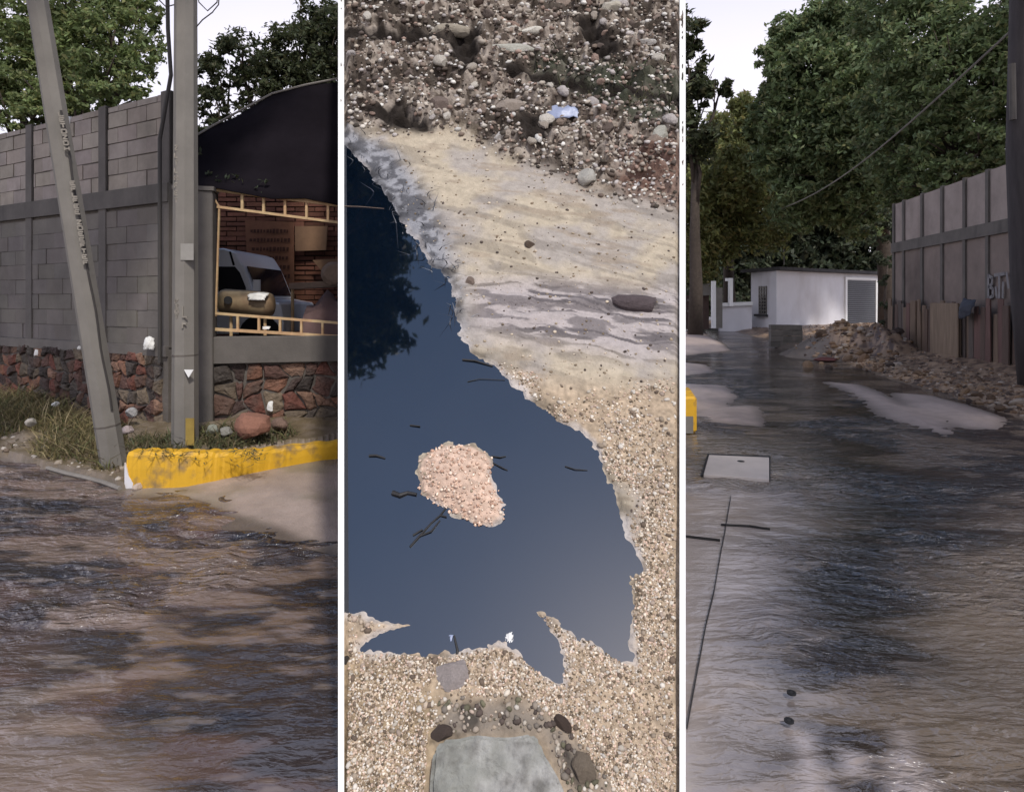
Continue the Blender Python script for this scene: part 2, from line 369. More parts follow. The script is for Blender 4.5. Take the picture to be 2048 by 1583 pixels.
V = []; FF = []; CC = []; off = 0
for (a, b, n) in ((-50, -13.5, 460), (13.5, 50, 460)):
    X, Y, Fc = polar(a, b, n, 1.2, 60, 820)
    near = np.clip(1.3 - Y / 14, .25, 1)
    wx = X + .25 * (fbm(X * 1.1, Y * 1.1, 71, 3) - .5); wy = Y + .5 * (fbm(X * .9, Y * .9, 77, 3) - .5) + .12 * X
    rg = 1 - np.abs(fbm(wx * 2.0, wy * 5.0, 51, 3) - .5) * 5
    rg2 = 1 - np.abs(fbm(wx * 4.5, wy * 13, 57, 2) - .5) * 3.5
    rip = .010 * rg * (.5 + vn(wx * .8, wy * .8, 59)) + .0055 * rg2 + .004 * (fbm(wx * 10, wy * 26, 61, 2) - .5)
    rip = rip * 1.0 - .012
    sm = np.ones_like(X)
    if a > 0:      # calm stretches on the right street
        cal = gpoly([(1560, 690), (1640, 720), (1700, 780), (1650, 830), (1560, 850), (1500, 760), (1480, 700)])
        sm = 1 - .8 * ss(-.3, .5, psd(X, Y, cal))
        c2 = gpoly([(1520, 1340), (1640, 1350), (1740, 1420), (1760, 1640), (1440, 1640), (1470, 1420)])
        sm *= 1 - .7 * ss(-.15, .15, psd(X, Y, c2))
        pv = ss(-.25, .2, psd(X, Y, pave) + .25 * (fbm(X * 2, Y * 2, 97, 3) - .5))
    else:
        c2 = gpoly([(440, 1470), (560, 1440), (720, 1450), (720, 1700), (380, 1700)])
        sm *= 1 - .75 * ss(-.15, .15, psd(X, Y, c2))
    patch = .35 + .9 * ss(.36, .62, fbm(X * .9, Y * 1.1, 91, 3)); sm = sm * patch
    if a > 0: sm = sm * (1 - .93 * pv)
    Z = (rip + .012) * near * sm * 1.6 - .016
    n = fbm(X * 1.6, Y * 2.4, 81, 4); n2 = fbm(X * 4, Y * 14, 85, 4)
    C = np.zeros(X.shape + (3,)); C[:] = (.034, .025, .023)
    if a < 0:
        C = lerp(C, np.broadcast_to(np.array((.085, .056, .045)), C.shape), ss(-.3, .3, psd(X, Y, brownL)) * ss(.35, .6, n) * .9)
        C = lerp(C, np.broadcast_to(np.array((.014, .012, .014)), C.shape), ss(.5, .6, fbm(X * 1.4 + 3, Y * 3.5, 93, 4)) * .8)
        C = lerp(C, np.broadcast_to(np.array((.12, .068, .05)), C.shape), ss(.55, .68, fbm(X * 1.8 + 9, Y * 4.5, 95, 4)) * .6)
        C = lerp(C, np.broadcast_to(np.array((.22, .16, .125)), C.shape), ss(-.15, .2, psd(X, Y, mudL) + .25 * (n - .5)) * .85)
        C = lerp(C, np.broadcast_to(np.array((.26, .20, .16)), C.shape), ss(.60, .72, n2) * .45)
        C = lerp(C, np.broadcast_to(np.array((.27, .19, .145)), C.shape), ss(.53, .62, fbm(X * 1.5 + .5 * n, Y * 4, 87, 4)) * .55)
    else:
        C = lerp(C, np.broadcast_to(np.array((.16, .13, .105)), C.shape), ss(-.5, .3, psd(X, Y, shallowR)))
        C = lerp(C, np.broadcast_to(np.array((.22, .165, .125)), C.shape), ss(.52, .64, fbm(X * 1.2 + .5 * n, Y * 3.5, 87, 4)) * .65)
        for p in dry9: C = lerp(C, np.broadcast_to(np.array((.42, .36, .35)), C.shape), ss(-.06, .05, psd(X, Y, p) + .06 * (n2 - .5)) * .8)
        C = lerp(C, np.broadcast_to(np.array((.33, .285, .27)), C.shape) * (.7 + .6 * n[..., None]), ss(-.5, .15, psd(X, Y, pave) + .3 * (n - .5) + .15 * (n2 - .5)))
        C = lerp(C, np.broadcast_to(np.array((.23, .17, .12)), C.shape), ss(-.2, .3, psd(X, Y, muddyR) + .5 * (n - .5)) * .8)
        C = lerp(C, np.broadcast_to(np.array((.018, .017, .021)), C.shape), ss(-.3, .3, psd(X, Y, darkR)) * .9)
        C = lerp(C, np.broadcast_to(np.array((.28, .22, .18)), C.shape), ss(.62, .74, n2) * .4)
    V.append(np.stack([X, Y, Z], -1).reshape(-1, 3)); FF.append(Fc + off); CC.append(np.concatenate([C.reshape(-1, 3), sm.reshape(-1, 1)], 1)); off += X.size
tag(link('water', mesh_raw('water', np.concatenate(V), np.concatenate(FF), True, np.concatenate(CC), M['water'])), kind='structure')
g = MB(); g.quad([(-300, -60, -.12), (300, -60, -.12), (300, 600, -.12), (-300, 600, -.12)], (.16, .13, .10)); tag(g.build('ground', M['road']), kind='structure')

# ------------------------------------------------------------------ SETTING: the hillside between the streets (a 45 degree bank)
NH = Vector((0, -math.sqrt(.5), math.sqrt(.5)))
def S(px, py, h=0):
    d = (HY - py) / F; y = (3.66 - h * math.sqrt(2)) / (1 - d)
    return Vector(((px - CX) / F * y, y, EYE + d * y))
def sxy(px, py):
    px = np.asarray(px, float); py = np.asarray(py, float)
    y = 3.66 / (1 - (HY - py) / F); return (px - CX) / F * y, (y - 2.06) * math.sqrt(2)
def spoly(pts):
    return [tuple(map(float, sxy(a, b))) for a, b in pts]
pud = [(600, 270), (690, 296), (726, 330), (756, 372), (785, 412), (806, 455), (838, 490), (856, 530), (892, 556), (906, 590), (912, 640), (922, 680), (945, 708), (985, 735), (1020, 765), (1055, 800), (1092, 828), (1120, 848), (1165, 868), (1192, 900), (1205, 940), (1228, 985), (1243, 1040), (1250, 1075), (1275, 1110), (1284, 1138), (1258, 1150), (1252, 1165), (1264, 1190), (1258, 1230), (1262, 1275), (1268, 1328), (1225, 1305), (1180, 1275), (1135, 1255), (1105, 1232), (1078, 1216), (1060, 1218), (1085, 1250), (1112, 1280), (1122, 1310), (1118, 1362), (1085, 1340), (1050, 1312), (1015, 1290), (960, 1288), (905, 1305), (850, 1306), (800, 1300), (760, 1298), (725, 1296), (760, 1268), (832, 1248), (800, 1246), (752, 1238), (735, 1225), (700, 1216), (600, 1218)]
isl = [(833, 940), (842, 915), (870, 893), (905, 885), (945, 890), (975, 905), (990, 925), (983, 945), (995, 975), (1010, 1010), (1008, 1040), (985, 1056), (960, 1055), (925, 1040), (895, 1022), (860, 1005), (838, 985)]
PU, IS = spoly(pud), spoly(isl)
mudband = spoly([(930, 560), (1060, 560), (1200, 570), (1380, 590), (1380, 735), (1250, 735), (1100, 705), (1000, 690), (925, 650)])
rubz = spoly([(600, -200), (1450, -200), (1450, 470), (1340, 425), (1180, 385), (1100, 345), (1000, 315), (930, 270), (820, 272), (700, 258), (600, 240)])
grav = spoly([(1000, 735), (1100, 760), (1250, 775), (1380, 770), (1450, 780), (1450, 1700), (600, 1700), (600, 1210), (900, 1200), (1250, 1200), (1280, 1000), (1100, 850)])
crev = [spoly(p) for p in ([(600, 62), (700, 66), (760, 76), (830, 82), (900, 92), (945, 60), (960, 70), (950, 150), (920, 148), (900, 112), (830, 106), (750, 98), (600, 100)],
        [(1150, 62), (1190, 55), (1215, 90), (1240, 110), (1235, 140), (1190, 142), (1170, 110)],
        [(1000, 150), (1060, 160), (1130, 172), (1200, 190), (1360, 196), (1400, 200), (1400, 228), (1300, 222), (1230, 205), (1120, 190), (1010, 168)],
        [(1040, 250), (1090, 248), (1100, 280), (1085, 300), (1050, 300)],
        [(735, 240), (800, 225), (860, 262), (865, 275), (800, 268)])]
greenz = spoly([(1080, 120), (1200, 150), (1400, 170), (1400, 270), (1250, 262), (1180, 225), (1060, 180)])
xs = np.linspace(684, 1363.5, 360); ys = np.linspace(-130, 1660, 900)
pyg, pxg = np.meshgrid(ys, xs, indexing='ij')
A, B = sxy(pxg, pyg)
def hill_height(A, B):
    n = fbm(A * 3, B * 3, 101, 4) - .5; nf = fbm(A * 16, B * 16, 111, 3) - .5; nr = fbm(A * 40, B * 40, 121, 2) - .5
    wob = .05 * nf + .03 * nr
    sd = np.maximum(-psd(A, B, PU), psd(A, B, IS)) + wob * .8
    H = np.where(sd < 0, np.clip(sd * .5, -.05, 0), .012 * ss(0, .03, sd) + .03 * ss(0, .5, sd) + .03 * n * ss(0, .3, sd)) + .002 * nr
    isd = psd(A, B, IS); H = H + .035 * ss(0, .14, isd + .02 * nf)
    r = ss(-.15, .2, psd(A, B, rubz))
    ridg = 1 - np.abs(fbm(A * 2.2, B * 3.2, 131, 4) - .5) * 4
    clod = 1 - np.abs(fbm(A * 5, B * 6.5, 137, 3) - .5) * 5
    H = H + r * (.10 * (ridg - .3) + .06 * clod + .09 * nf + .035 * nr)
    m = ss(0, .2, psd(A, B, mudband)); H = H + m * .02 * np.sin(B * 28 + 6 * n * 2 + A * 3) * (.4 + n)
    for c in crev: H = H - .09 * ss(-.05, .10, psd(A, B, c) + wob * .7)
    H = H + .05 * (fbm(A * 7, B * 9, 141, 3) - .5) * r * 2
    ed = np.minimum(np.abs(A / (B / math.sqrt(2) + 2.06) + (1024 - 688) / F), np.abs(A / (B / math.sqrt(2) + 2.06) - (1359 - 1024) / F)) * F
    H = H * (.25 + .75 * ss(0, 14, ed))
    gz = ss(0, .2, psd(A, B, grav)) * (sd > 0.02); H = H + gz * .006 * nf
    return H
H = hill_height(A, B)
n = fbm(A * 3, B * 3, 201, 4); nf = fbm(A * 14, B * 14, 211, 4); nx = fbm(A * 5, B * 22 + A * 4, 221, 4); ng = fbm(A * 60, B * 60, 231, 2)
def bc(c): return np.broadcast_to(np.array(c, float), A.shape + (3,))
C = lerp(bc((.44, .375, .285)), bc((.36, .32, .285)), ss(.4, .6, n))
C = lerp(C, bc((.14, .12, .10)), ss(.57, .66, fbm(A * 2 + 2 * n, B * 11 + A * 5, 227, 4)) * .38)
C = lerp(C, bc((.30, .24, .18)), ss(.58, .72, nx) * .6)
sm = ss(-.1, .15, psd(A, B, mudband))
nxs = fbm(A * 3 + 1.2 * n, B * 30 + A * 6 + 5 * n, 225, 3)
C = lerp(C, lerp(bc((.40, .355, .345)), bc((.13, .115, .118)), np.maximum(ss(.50, .60, nx) * .75, ss(.52, .62, nxs))), sm)
g_ = ss(-.08, .12, psd(A, B, grav))
C = lerp(C, bc((.40, .31, .22)) * (.6 + .8 * ng[..., None]), g_)
leftg = spoly([(600, 1290), (800, 1310), (940, 1420), (860, 1640), (600, 1660)]); lg = ss(-.05, .1, psd(A, B, leftg))
C = lerp(C, bc((.27, .20, .12)) * (.5 + ng[..., None]), lg * .8)
mid = spoly([(880, 1400), (1040, 1390), (1130, 1450), (1240, 1600), (1140, 1600), (1080, 1480), (870, 1490)]); mg = ss(-.04, .06, psd(A, B, mid))
C = lerp(C, lerp(bc((.22, .185, .15)), bc((.07, .06, .05)), ss(.42, .6, nf)), mg)
r_ = ss(-.12, .12, psd(A, B, rubz))
C = lerp(C, lerp(bc((.34, .29, .245)), bc((.10, .078, .062)), ss(.42, .58, nf)), r_)
C = lerp(C, bc((.055, .043, .034)), r_ * ss(.52, .60, fbm(A * 3.2, B * 5, 241, 4)) * .9)
redz = spoly([(1240, 310), (1400, 290), (1400, 440), (1330, 420), (1230, 390)])
C = lerp(C, bc((.22, .13, .10)) * (.6 + .7 * nf[..., None]), ss(-.1, .1, psd(A, B, redz)) * .7)
C = lerp(C, bc((.05, .06, .04)), ss(-.1, .1, psd(A, B, greenz)) * .75)
for c in crev: C = lerp(C, bc((.022, .017, .014)), ss(-.06, .03, psd(A, B, c) + .10 * (nf - .5)))  # undercut shade and dark soil of the crevices painted near-black into the colour
stub_ = 0
stub = spoly([(600, 240), (700, 262), (790, 310), (850, 390), (890, 470), (912, 560), (925, 650), (890, 600), (840, 560), (700, 420), (600, 300)])
C = lerp(C, lerp(bc((.28, .28, .30)), bc((.10, .10, .11)), ss(.42, .6, nf)), ss(-.12, .08, psd(A, B, stub)))
sd = np.maximum(-psd(A, B, PU), psd(A, B, IS)) + .05 * (fbm(A * 16, B * 16, 111, 3) - .5)
C = lerp(C, bc((.56, .52, .50)), ss(.045, .012, sd) * ss(-.01, .004, sd) * ss(.4, .6, n) * .6)
C = C * (1 - .45 * ss(.09, .03, sd) * ss(.0, .02, sd) * ss(.6, .4, n))[..., None]
iz = ss(0, .03, psd(A, B, IS)); C = lerp(C, bc((.55, .40, .31)) * (.65 + .7 * ng[..., None]), iz)
C = lerp(C, bc((.05, .05, .05)), (sd < -.012).astype(float))
y_ = B / math.sqrt(2) + 2.06
Vh = np.stack([A, y_ - H * math.sqrt(.5), y_ - 2.06 + H * math.sqrt(.5)], -1)
ny_, nx_ = A.shape
i, j = np.meshgrid(np.arange(ny_ - 1), np.arange(nx_ - 1), indexing='ij'); a = (i * nx_ + j).ravel()
Fh = np.stack([a, a + nx_, a + nx_ + 1, a + 1], 1)
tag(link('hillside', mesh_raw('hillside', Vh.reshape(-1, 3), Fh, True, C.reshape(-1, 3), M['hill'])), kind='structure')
# still water lying in the hollow: sheet a hair above the zero level of the bank
wx_ = np.linspace(678, 1300, 120); wy_ = np.linspace(255, 1375, 220)
py2, px2 = np.meshgrid(wy_, wx_, indexing='ij'); A2, B2 = sxy(px2, py2); y2 = B2 / math.sqrt(2) + 2.06
Cw = np.zeros(A2.shape + (3,)); Cw[:] = (.002, .005, .011)
nw = fbm(A2 * 2, B2 * 2, 301, 3); Cw = Cw * (.8 + .4 * nw[..., None])
hz = .0015
Vw = np.stack([A2, y2 - hz * .707, y2 - 2.06 + hz * .707], -1)
i, j = np.meshgrid(np.arange(219), np.arange(119), indexing='ij'); a = (i * 120 + j).ravel()
Fw_ = np.stack([a, a + 120, a + 121, a + 1], 1); dw_ = psd(A2, B2, PU).ravel(); Fw_ = Fw_[dw_[Fw_].max(1) > -.12]
tag(link('water', mesh_raw('water', Vw.reshape(-1, 3), Fw_, True, Cw.reshape(-1, 3), M['puddle'])), kind='structure')
# white dividers between the scenes, shaped as retaining walls, and the bank's back
for (e0, e1, lab) in ((676.2, 688.2, 'left'), (1359.2, 1371.2, 'right')):
    t = empty('scene_divider', S((e0 + e1) / 2, 1583), 'thin white divider shaped as a wall along the %s edge of the dirt bank' % lab, 'divider')
    mb = MB(); rows = np.linspace(-140, 1640, 40)
    for k in range(len(rows) - 1):
        q = [S(e0, rows[k], .05), S(e1, rows[k], .05), S(e1, rows[k + 1], .05), S(e0, rows[k + 1], .05)]
        mb.add(q + [S(e0, rows[k], -.3), S(e1, rows[k], -.3), S(e1, rows[k + 1], -.3), S(e0, rows[k + 1], -.3)], [(0, 1, 2, 3), (4, 7, 6, 5), (0, 3, 7, 4), (1, 5, 6, 2)])
    mb.build('coping', M['white'], t)
    mb = MB(); V = []
    q = [S(e0 + 1.5, -140, -.31), S(e0 + 1.5, 1640, -.31)]; q2 = [S(e1 - 1.5, -140, -.31), S(e1 - 1.5, 1640, -.31)]
    for a_, b_ in ((q, q2),):
        vs_ = [a_[0], a_[1], Vector((a_[1].x, a_[1].y, -.3)), Vector((a_[0].x, a_[0].y, -.3)), b_[0], b_[1], Vector((b_[1].x, b_[1].y, -.3)), Vector((b_[0].x, b_[0].y, -.3))]
        mb.add(vs_, [(0, 1, 2, 3), (7, 6, 5, 4), (0, 4, 5, 1), (1, 5, 6, 2), (2, 6, 7, 3), (3, 7, 4, 0)])
    mb.build('wall', M['concrete'], t)
mb = MB(); a0, a1 = S(676, -132), S(1371, -132)
mb.quad([a0, a1, a1 + Vector((0, .6, 0)), a0 + Vector((0, .6, 0))], (.5, .4, .3))
mb.quad([a0 + Vector((0, .6, 0)), a1 + Vector((0, .6, 0)), Vector((a1.x, a1.y + 1.5, -.2)), Vector((a0.x, a0.y + 1.5, -.2))], (.3, .25, .2))
tag(mb.build('hill', M['hill']), kind='structure')
def hillpt(px, py, up=0):
    a, b = sxy(px, py); h = float(hill_height(np.array([[float(a)]]), np.array([[float(b)]]))[0, 0])
    y = float(b) / math.sqrt(2) + 2.06
    return Vector((float(a), y, y - 2.06)) + NH * (h + up)

# ------------------------------------------------------------------ rocks
def rockmesh(name, seed, cuts=9, flat=(1, 1, 1), sub=3, rough=.06, cutd=(.62, .92)):
    r = random.Random(seed); bm = bmesh.new(); bmesh.ops.create_icosphere(bm, subdivisions=sub, radius=1)
    pl = []
    for _ in range(cuts):
        v = Vector((r.gauss(0, 1), r.gauss(0, 1), r.gauss(0, 1))).normalized(); pl.append((v, r.uniform(*cutd)))
    o = Vector((r.uniform(0, 50),) * 3)
    from mathutils import noise
    for v in bm.verts:
        for nrm, d in pl:
            k = v.co.dot(nrm) - d
            if k > 0: v.co -= nrm * k
        v.co *= 1 + rough * noise.fractal(v.co * 2.5 + o, 1, 2, 4)
        v.co = Vector((v.co.x * flat[0], v.co.y * flat[1], v.co.z * flat[2]))
    me = bpy.data.meshes.new(name); bm.to_mesh(me); bm.free(); return me
def rockcol(me, col, m):
    ca = me.color_attributes.new('Col', 'FLOAT_COLOR', 'POINT')
    ca.data.foreach_set('color', np.tile(np.array((*col, 1), np.float32), len(me.vertices)))
    me.materials.append(m); return me
def hillrot(rz): return NH.to_track_quat('Z', 'Y').to_matrix().to_4x4() @ Matrix.Rotation(rz, 4, 'Z')
palette = [(.42, .37, .31), (.55, .51, .45), (.26, .2, .16), (.36, .31, .26), (.13, .10, .085), (.30, .21, .17), (.46, .42, .40)]
bases = [rockcol(rockmesh('rock', 40 + k, 10, (1, .8, .62), 2), palette[k % 7], M['rock']) for k in range(14)]
grp = 'loose stones lying on the dirt bank'
def hillrock(px, py, w, asp=(1, .8, .6), rz=0, col=(.4, .35, .3), label=None, seed=1, up=0, cuts=9, name='rock', cutd=(.62, .92)):
    me = rockcol(rockmesh(name, seed, cuts, asp, 3, cutd=cutd), col, M['rock'])
    o = link(name, me); p = hillpt(px, py, up); r = w / 2 * p.y / F
    o.matrix_world = Matrix.Translation(p) @ hillrot(rz) @ Matrix.Scale(r, 4)
    return tag(o, label, 'rock')
hillrock(1222, 42, 46, (1, .9, .8), .3, (.46, .42, .35), 'rounded beige boulder near the top right of the dirt bank', 3)
hillrock(966, 26, 40, (1, .8, .8), .5, (.13, .09, .07), 'dark brown boulder near the top edge of the dirt bank', 4)
hillrock(1318, 290, 52, (.75, 1.15, .7), -.5, (.37, .36, .31), 'upright grey-green stone at the right edge of the rubble', 5)
hillrock(1174, 372, 50, (.9, 1, .75), .2, (.42, .40, .36), 'pale rounded stone just below the rubble, above the dry sand', 6)
hillrock(1018, 284, 32, (.8, 1.1, .8), -.3, (.66, .64, .58), 'larger of the two white stones beside the dark hole', 7)
hillrock(1076, 305, 19, (.8, 1.5, .9), .1, (.72, .70, .66), 'small upright white stone right below the dark hole', 8)
hillrock(1000, 300, 26, (1, .8, .7), .1, (.5, .47, .44), 'grey-white stone left of the dark hole', 9)
hillrock(1272, 616, 108, (1, .42, .32), -.12, (.085, .065, .068), 'flat dark purple-brown stone lying on the smooth mud', 10, up=.005)
hillrock(940, 566, 26, (.8, 1, .5), .4, (.2, .15, .12), 'small brown stone by the pale mud lip of the puddle', 11)
hillrock(1058, 500, 24, (1, .9, .7), .4, (.10, .07, .05), 'small dark stone with a white fleck on the dry sand', 12)
hillrock(880, 228, 48, (1, .9, .7), .5, (.17, .13, .11), 'brown angular rock left of centre above the sand tongue', 13)
hillrock(1020, 235, 60, (1, .6, .5), .3, (.30, .25, .21), 'broad wedge-shaped rock above the white stones', 14)
hillrock(920, 195, 38, (1, .8, .7), .1, (.42, .36, .30), 'tan block of stone amid the rubble left of centre', 15)
hillrock(1020, 125, 110, (1, .35, .35), -.05, (.38, .37, .32), 'long pale slab jutting out above the green strip', 16, cuts=12)
hillrock(905, 82, 90, (1, .3, .35), -.12, (.33, .29, .23), 'long tan slab above the dark crevice', 17, cuts=12)
hillrock(1290, 108, 40, (1, .32, .4), 0, (.72, .70, .66), 'small white bar-shaped stone at the upper right of the bank', 18, cuts=12)
hillrock(1312, 152, 30, (1, .9, .8), 0, (.52, .48, .42), 'pale square stone at the right above the green strip', 19)
hillrock(885, 160, 36, (.9, 1, .7), 0, (.5, .46, .40), 'pale pointed stone left of the dark hollow', 20)
hillrock(1065, 82, 48, (1, .4, .5), .1, (.62, .59, .52), 'white flat stone between the brown clods near the top', 21)
hillrock(845, 25, 38, (1, .8, .7), .1, (.45, .41, .36), 'pale rounded rock by the top edge of the bank, left of centre', 22)
hillrock(910, 1352, 86, (1, 1, .3), .6, (.30, .26, .245), 'flat grey-mauve slab half buried in gravel below the puddle', 23, cuts=12, name='stone_slab', cutd=(.55, .75))
hillrock(1165, 1540, 62, (.8, 1.1, .6), .4, (.17, .135, .10), 'brown stone leaning against the big grey slab', 24)
hillrock(885, 1470, 46, (1, .7, .5), .2, (.07, .05, .04), 'dark clod at the upper left of the big grey slab', 25)
hillrock(1125, 1450, 44, (1, .6, .5), -.8, (.06, .04, .03), 'dark brown clod to the upper right of the big grey slab', 26)
hillrock(692, 1320, 22, (1, .8, .6), 0, (.06, .05, .04), 'small black stone in gravel at the left of the bank', 27)
# big grey slab at the bottom
pts = [(868, 1500), (885, 1478), (950, 1468), (1000, 1472), (1060, 1466), (1082, 1480), (1098, 1520), (1120, 1560), (1145, 1620), (1150, 1660), (860, 1660), (862, 1560)]
c0 = S(1000, 1560)
bm = bmesh.new(); top = [bm.verts.new(S(a, b, .085) - c0) for a, b in pts]; f = bm.faces.new(top)
r = bmesh.ops.extrude_face_region(bm, geom=[f]); 
for v in [e for e in r['geom'] if isinstance(e, bmesh.types.BMVert)]: v.co -= NH * .10
bmesh.ops.recalc_face_normals(bm, faces=bm.faces)
bmesh.ops.bevel(bm, geom=list(bm.edges), offset=.012, segments=2, affect='EDGES')
bmesh.ops.triangulate(bm, faces=bm.faces)
for _ in range(4):
    lg_ = [e for e in bm.edges if e.calc_length() > .02]
    bmesh.ops.subdivide_edges(bm, edges=lg_, cuts=1); bmesh.ops.triangulate(bm, faces=bm.faces)
from mathutils import noise as mn
for v in bm.verts: v.co += NH * (.030 * mn.fractal(v.co * 4, 1, 2, 5)) + Vector((mn.noise(v.co * 14), mn.noise(v.co * 14 + Vector((7, 0, 0))), 0)) * .008
me = bpy.data.meshes.new('stone_slab'); bm.to_mesh(me); bm.free()
M['slab'] = mat('slab_grey', (.24, .24, .215), .9, .3, 14, .8, 40, .02, attr=False, stain=((.08, .075, .065), 11, (1, 1, 1), .8), var=((.36, .35, .33), 6))
me.materials.append(M['slab']); o = link('stone_slab', me); o.location = c0; tag(o, 'big grey concrete slab at the bottom of the dirt bank', 'slab')
# many loose stones in the rubble zone
cnt = 0; RZ = [(600, -100), (1450, -100), (1450, 450), (1340, 425), (1180, 385), (1100, 345), (1000, 315), (930, 275), (820, 272), (700, 250)]
lab = 'loose broken stone in the rubble on the upper dirt bank'
crevpx = [[(600, 62), (700, 66), (760, 76), (830, 82), (900, 92), (945, 60), (960, 70), (950, 150), (920, 148), (900, 112), (830, 106), (750, 98), (600, 100)]]
CN = ['grey-tan', 'pale cream', 'brown', 'greyish brown', 'dark brown', 'reddish brown', 'pale grey']
while cnt < 150:
    px, py = rnd.uniform(708, 1340), rnd.uniform(-40, 430)
    if float(psd(np.array([px]), np.array([py]), RZ)[0]) < 4: continue
    if float(psd(np.array([px]), np.array([py]), crevpx[0])[0]) > -8: continue
    bi = rnd.randrange(14); o = link('rock', bases[bi]); wpx = 12 + 32 * rnd.random() ** 1.8
    p = hillpt(px, py, .002); s_ = wpx / 2 * p.y / F
    zone = 'left' if px < 910 else ('middle' if px < 1130 else 'right'); hgt = 'top' if py < 140 else ('lower edge' if py > 260 else 'middle')
    o.matrix_world = Matrix.Translation(p) @ hillrot(rnd.uniform(0, 6.28)) @ Matrix.Diagonal((s_, s_ * rnd.uniform(.6, 1.1), s_ * rnd.uniform(.7, 1.2), 1))
    tag(o, '%s %s stone in the %s %s of the rubble on the dirt bank' % ('large' if wpx > 28 else 'small', CN[bi % 7], zone, hgt), 'rock', grp); cnt += 1

def pebbles(name, pts, cols, sizes, mat_, Nn=None, kindlabel=None, flat=.6):
    """one mesh of many small faceted stones; pts world, Nn the up normal"""
    ph = (1 + 5 ** .5) / 2
    ico = np.array([(-1, ph, 0), (1, ph, 0), (-1, -ph, 0), (1, -ph, 0), (0, -1, ph), (0, 1, ph), (0, -1, -ph), (0, 1, -ph), (ph, 0, -1), (ph, 0, 1), (-ph, 0, -1), (-ph, 0, 1)]) / 1.9
    fi = np.array([(0, 11, 5), (0, 5, 1), (0, 1, 7), (0, 7, 10), (0, 10, 11), (1, 5, 9), (5, 11, 4), (11, 10, 2), (10, 7, 6), (7, 1, 8), (3, 9, 4), (3, 4, 2), (3, 2, 6), (3, 6, 8), (3, 8, 9), (4, 9, 5), (2, 4, 11), (6, 2, 10), (8, 6, 7), (9, 8, 1)])
    n = len(pts); V = ico[None] * (1 + .35 * (rng.rand(n, 12, 1) - .5))
    sc = np.stack([1 + .5 * (rng.rand(n) - .5), .8 + .4 * (rng.rand(n) - .5), flat * (1 + .4 * (rng.rand(n) - .5))], 1)
    V = V * sc[:, None] * np.asarray(sizes)[:, None, None]
    th = rng.rand(n) * 6.283; c, s = np.cos(th)[:, None], np.sin(th)[:, None]
    x = V[..., 0] * c - V[..., 1] * s; y = V[..., 0] * s + V[..., 1] * c; z = V[..., 2]
    if Nn is not None:
        u = np.array((1, 0, 0)); v = np.cross(np.array(Nn), u); Nn = np.array(Nn)
        W = x[..., None] * u + y[..., None] * v + z[..., None] * Nn
    else: W = np.stack([x, y, z], -1)
    W = W + np.asarray(pts)[:, None]
    Fc = (fi[None] + (np.arange(n) * 12)[:, None, None]).reshape(-1, 3)
    o = link(name, mesh_raw(name, W.reshape(-1, 3), Fc, False, np.repeat(np.asarray(cols), 12, 0), mat_))
    return tag(o, kindlabel, name.replace('_', ' '), kind='stuff')
def scatter_hill(n, cond, smin, smax, pal, pw=2, lift=0):
    P_, Cc, Sz = [], [], []
    px = rng.uniform(699, 1348, n * 3); py = rng.uniform(-60, 1600, n * 3) 
    a, b = sxy(px, py); k = cond(a, b, px, py); a, b, px, py = a[k][:n], b[k][:n], px[k][:n], py[k][:n]
    H = hill_height(a[None], b[None])[0]
    y = b / math.sqrt(2) + 2.06
    s = (smin + (smax - smin) * rng.rand(len(a)) ** pw) / 2 * y / F
    H = H + s * .15 + lift
    W = np.stack([a, y - H * .7071, y - 2.06 + H * .7071], 1)
    c = np.array(pal)[rng.randint(0, len(pal), len(a))] * (.75 + .5 * rng.rand(len(a), 1))
    return W, c, s
slabz = spoly([(858, 1460), (1095, 1455), (1165, 1680), (845, 1680)])
def land(a, b): return np.maximum(-psd(a, b, PU), psd(a, b, IS))
W, c, s = scatter_hill(46000, lambda a, b, px, py: (psd(a, b, grav) > rng.uniform(-.03, .05, len(a))) & (land(a, b) > .015) & (psd(a, b, mid) < .0) & (psd(a, b, slabz) < -.0) & (psd(a, b, IS) < 0) & (fbm(a * 4, b * 4, 601, 4) + .12 * (py > 1300) > rng.uniform(.3, .60, len(a))), 2.6, 7.5, [(.54, .43, .32), (.46, .36, .26), (.66, .58, .47), (.36, .27, .18), (.56, .41, .32), (.22, .16, .11), (.62, .56, .49), (.12, .09, .06)])
pebbles('gravel', W, c, s, M['gravel'], NH, 'pale beige gravel covering the ground around the puddle')
W, c, s = scatter_hill(1300, lambda a, b, px, py: (psd(a, b, grav) > .02) & (land(a, b) > .02) & (psd(a, b, slabz) < 0) & (psd(a, b, IS) < 0), 6, 15, [(.42, .34, .26), (.30, .24, .18), (.52, .46, .38), (.15, .11, .08), (.38, .30, .24), (.6, .55, .48)], 3)
pebbles('pebbles', W, c, s, M['gravel'], NH, 'larger mixed pebbles scattered through the gravel around the puddle')
W, c, s = scatter_hill(6500, lambda a, b, px, py: psd(a, b, IS) > .0, 3.5, 9, [(.68, .48, .36), (.58, .40, .30), (.75, .62, .50), (.45, .28, .2), (.7, .55, .45)], lift=.003)
pebbles('gravel', W, c, s, M['gravel'], NH, 'pinkish gravel heaped into an islet in the puddle')
W, c, s = scatter_hill(15000, lambda a, b, px, py: (psd(a, b, rubz) > rng.uniform(-.12, .1, len(a))) & (land(a, b) > .02) & (np.max([psd(a, b, c_) for c_ in crev], 0) < -.02), 4, 15, palette + [(.62, .6, .56), (.08, .06, .05), (.10, .075, .06), (.05, .04, .03), (.16, .12, .095), (.09, .07, .055)], 2.2)
pebbles('rubble', W, c, s, M['gravel'], NH, 'small broken stones strewn over the upper dirt bank')
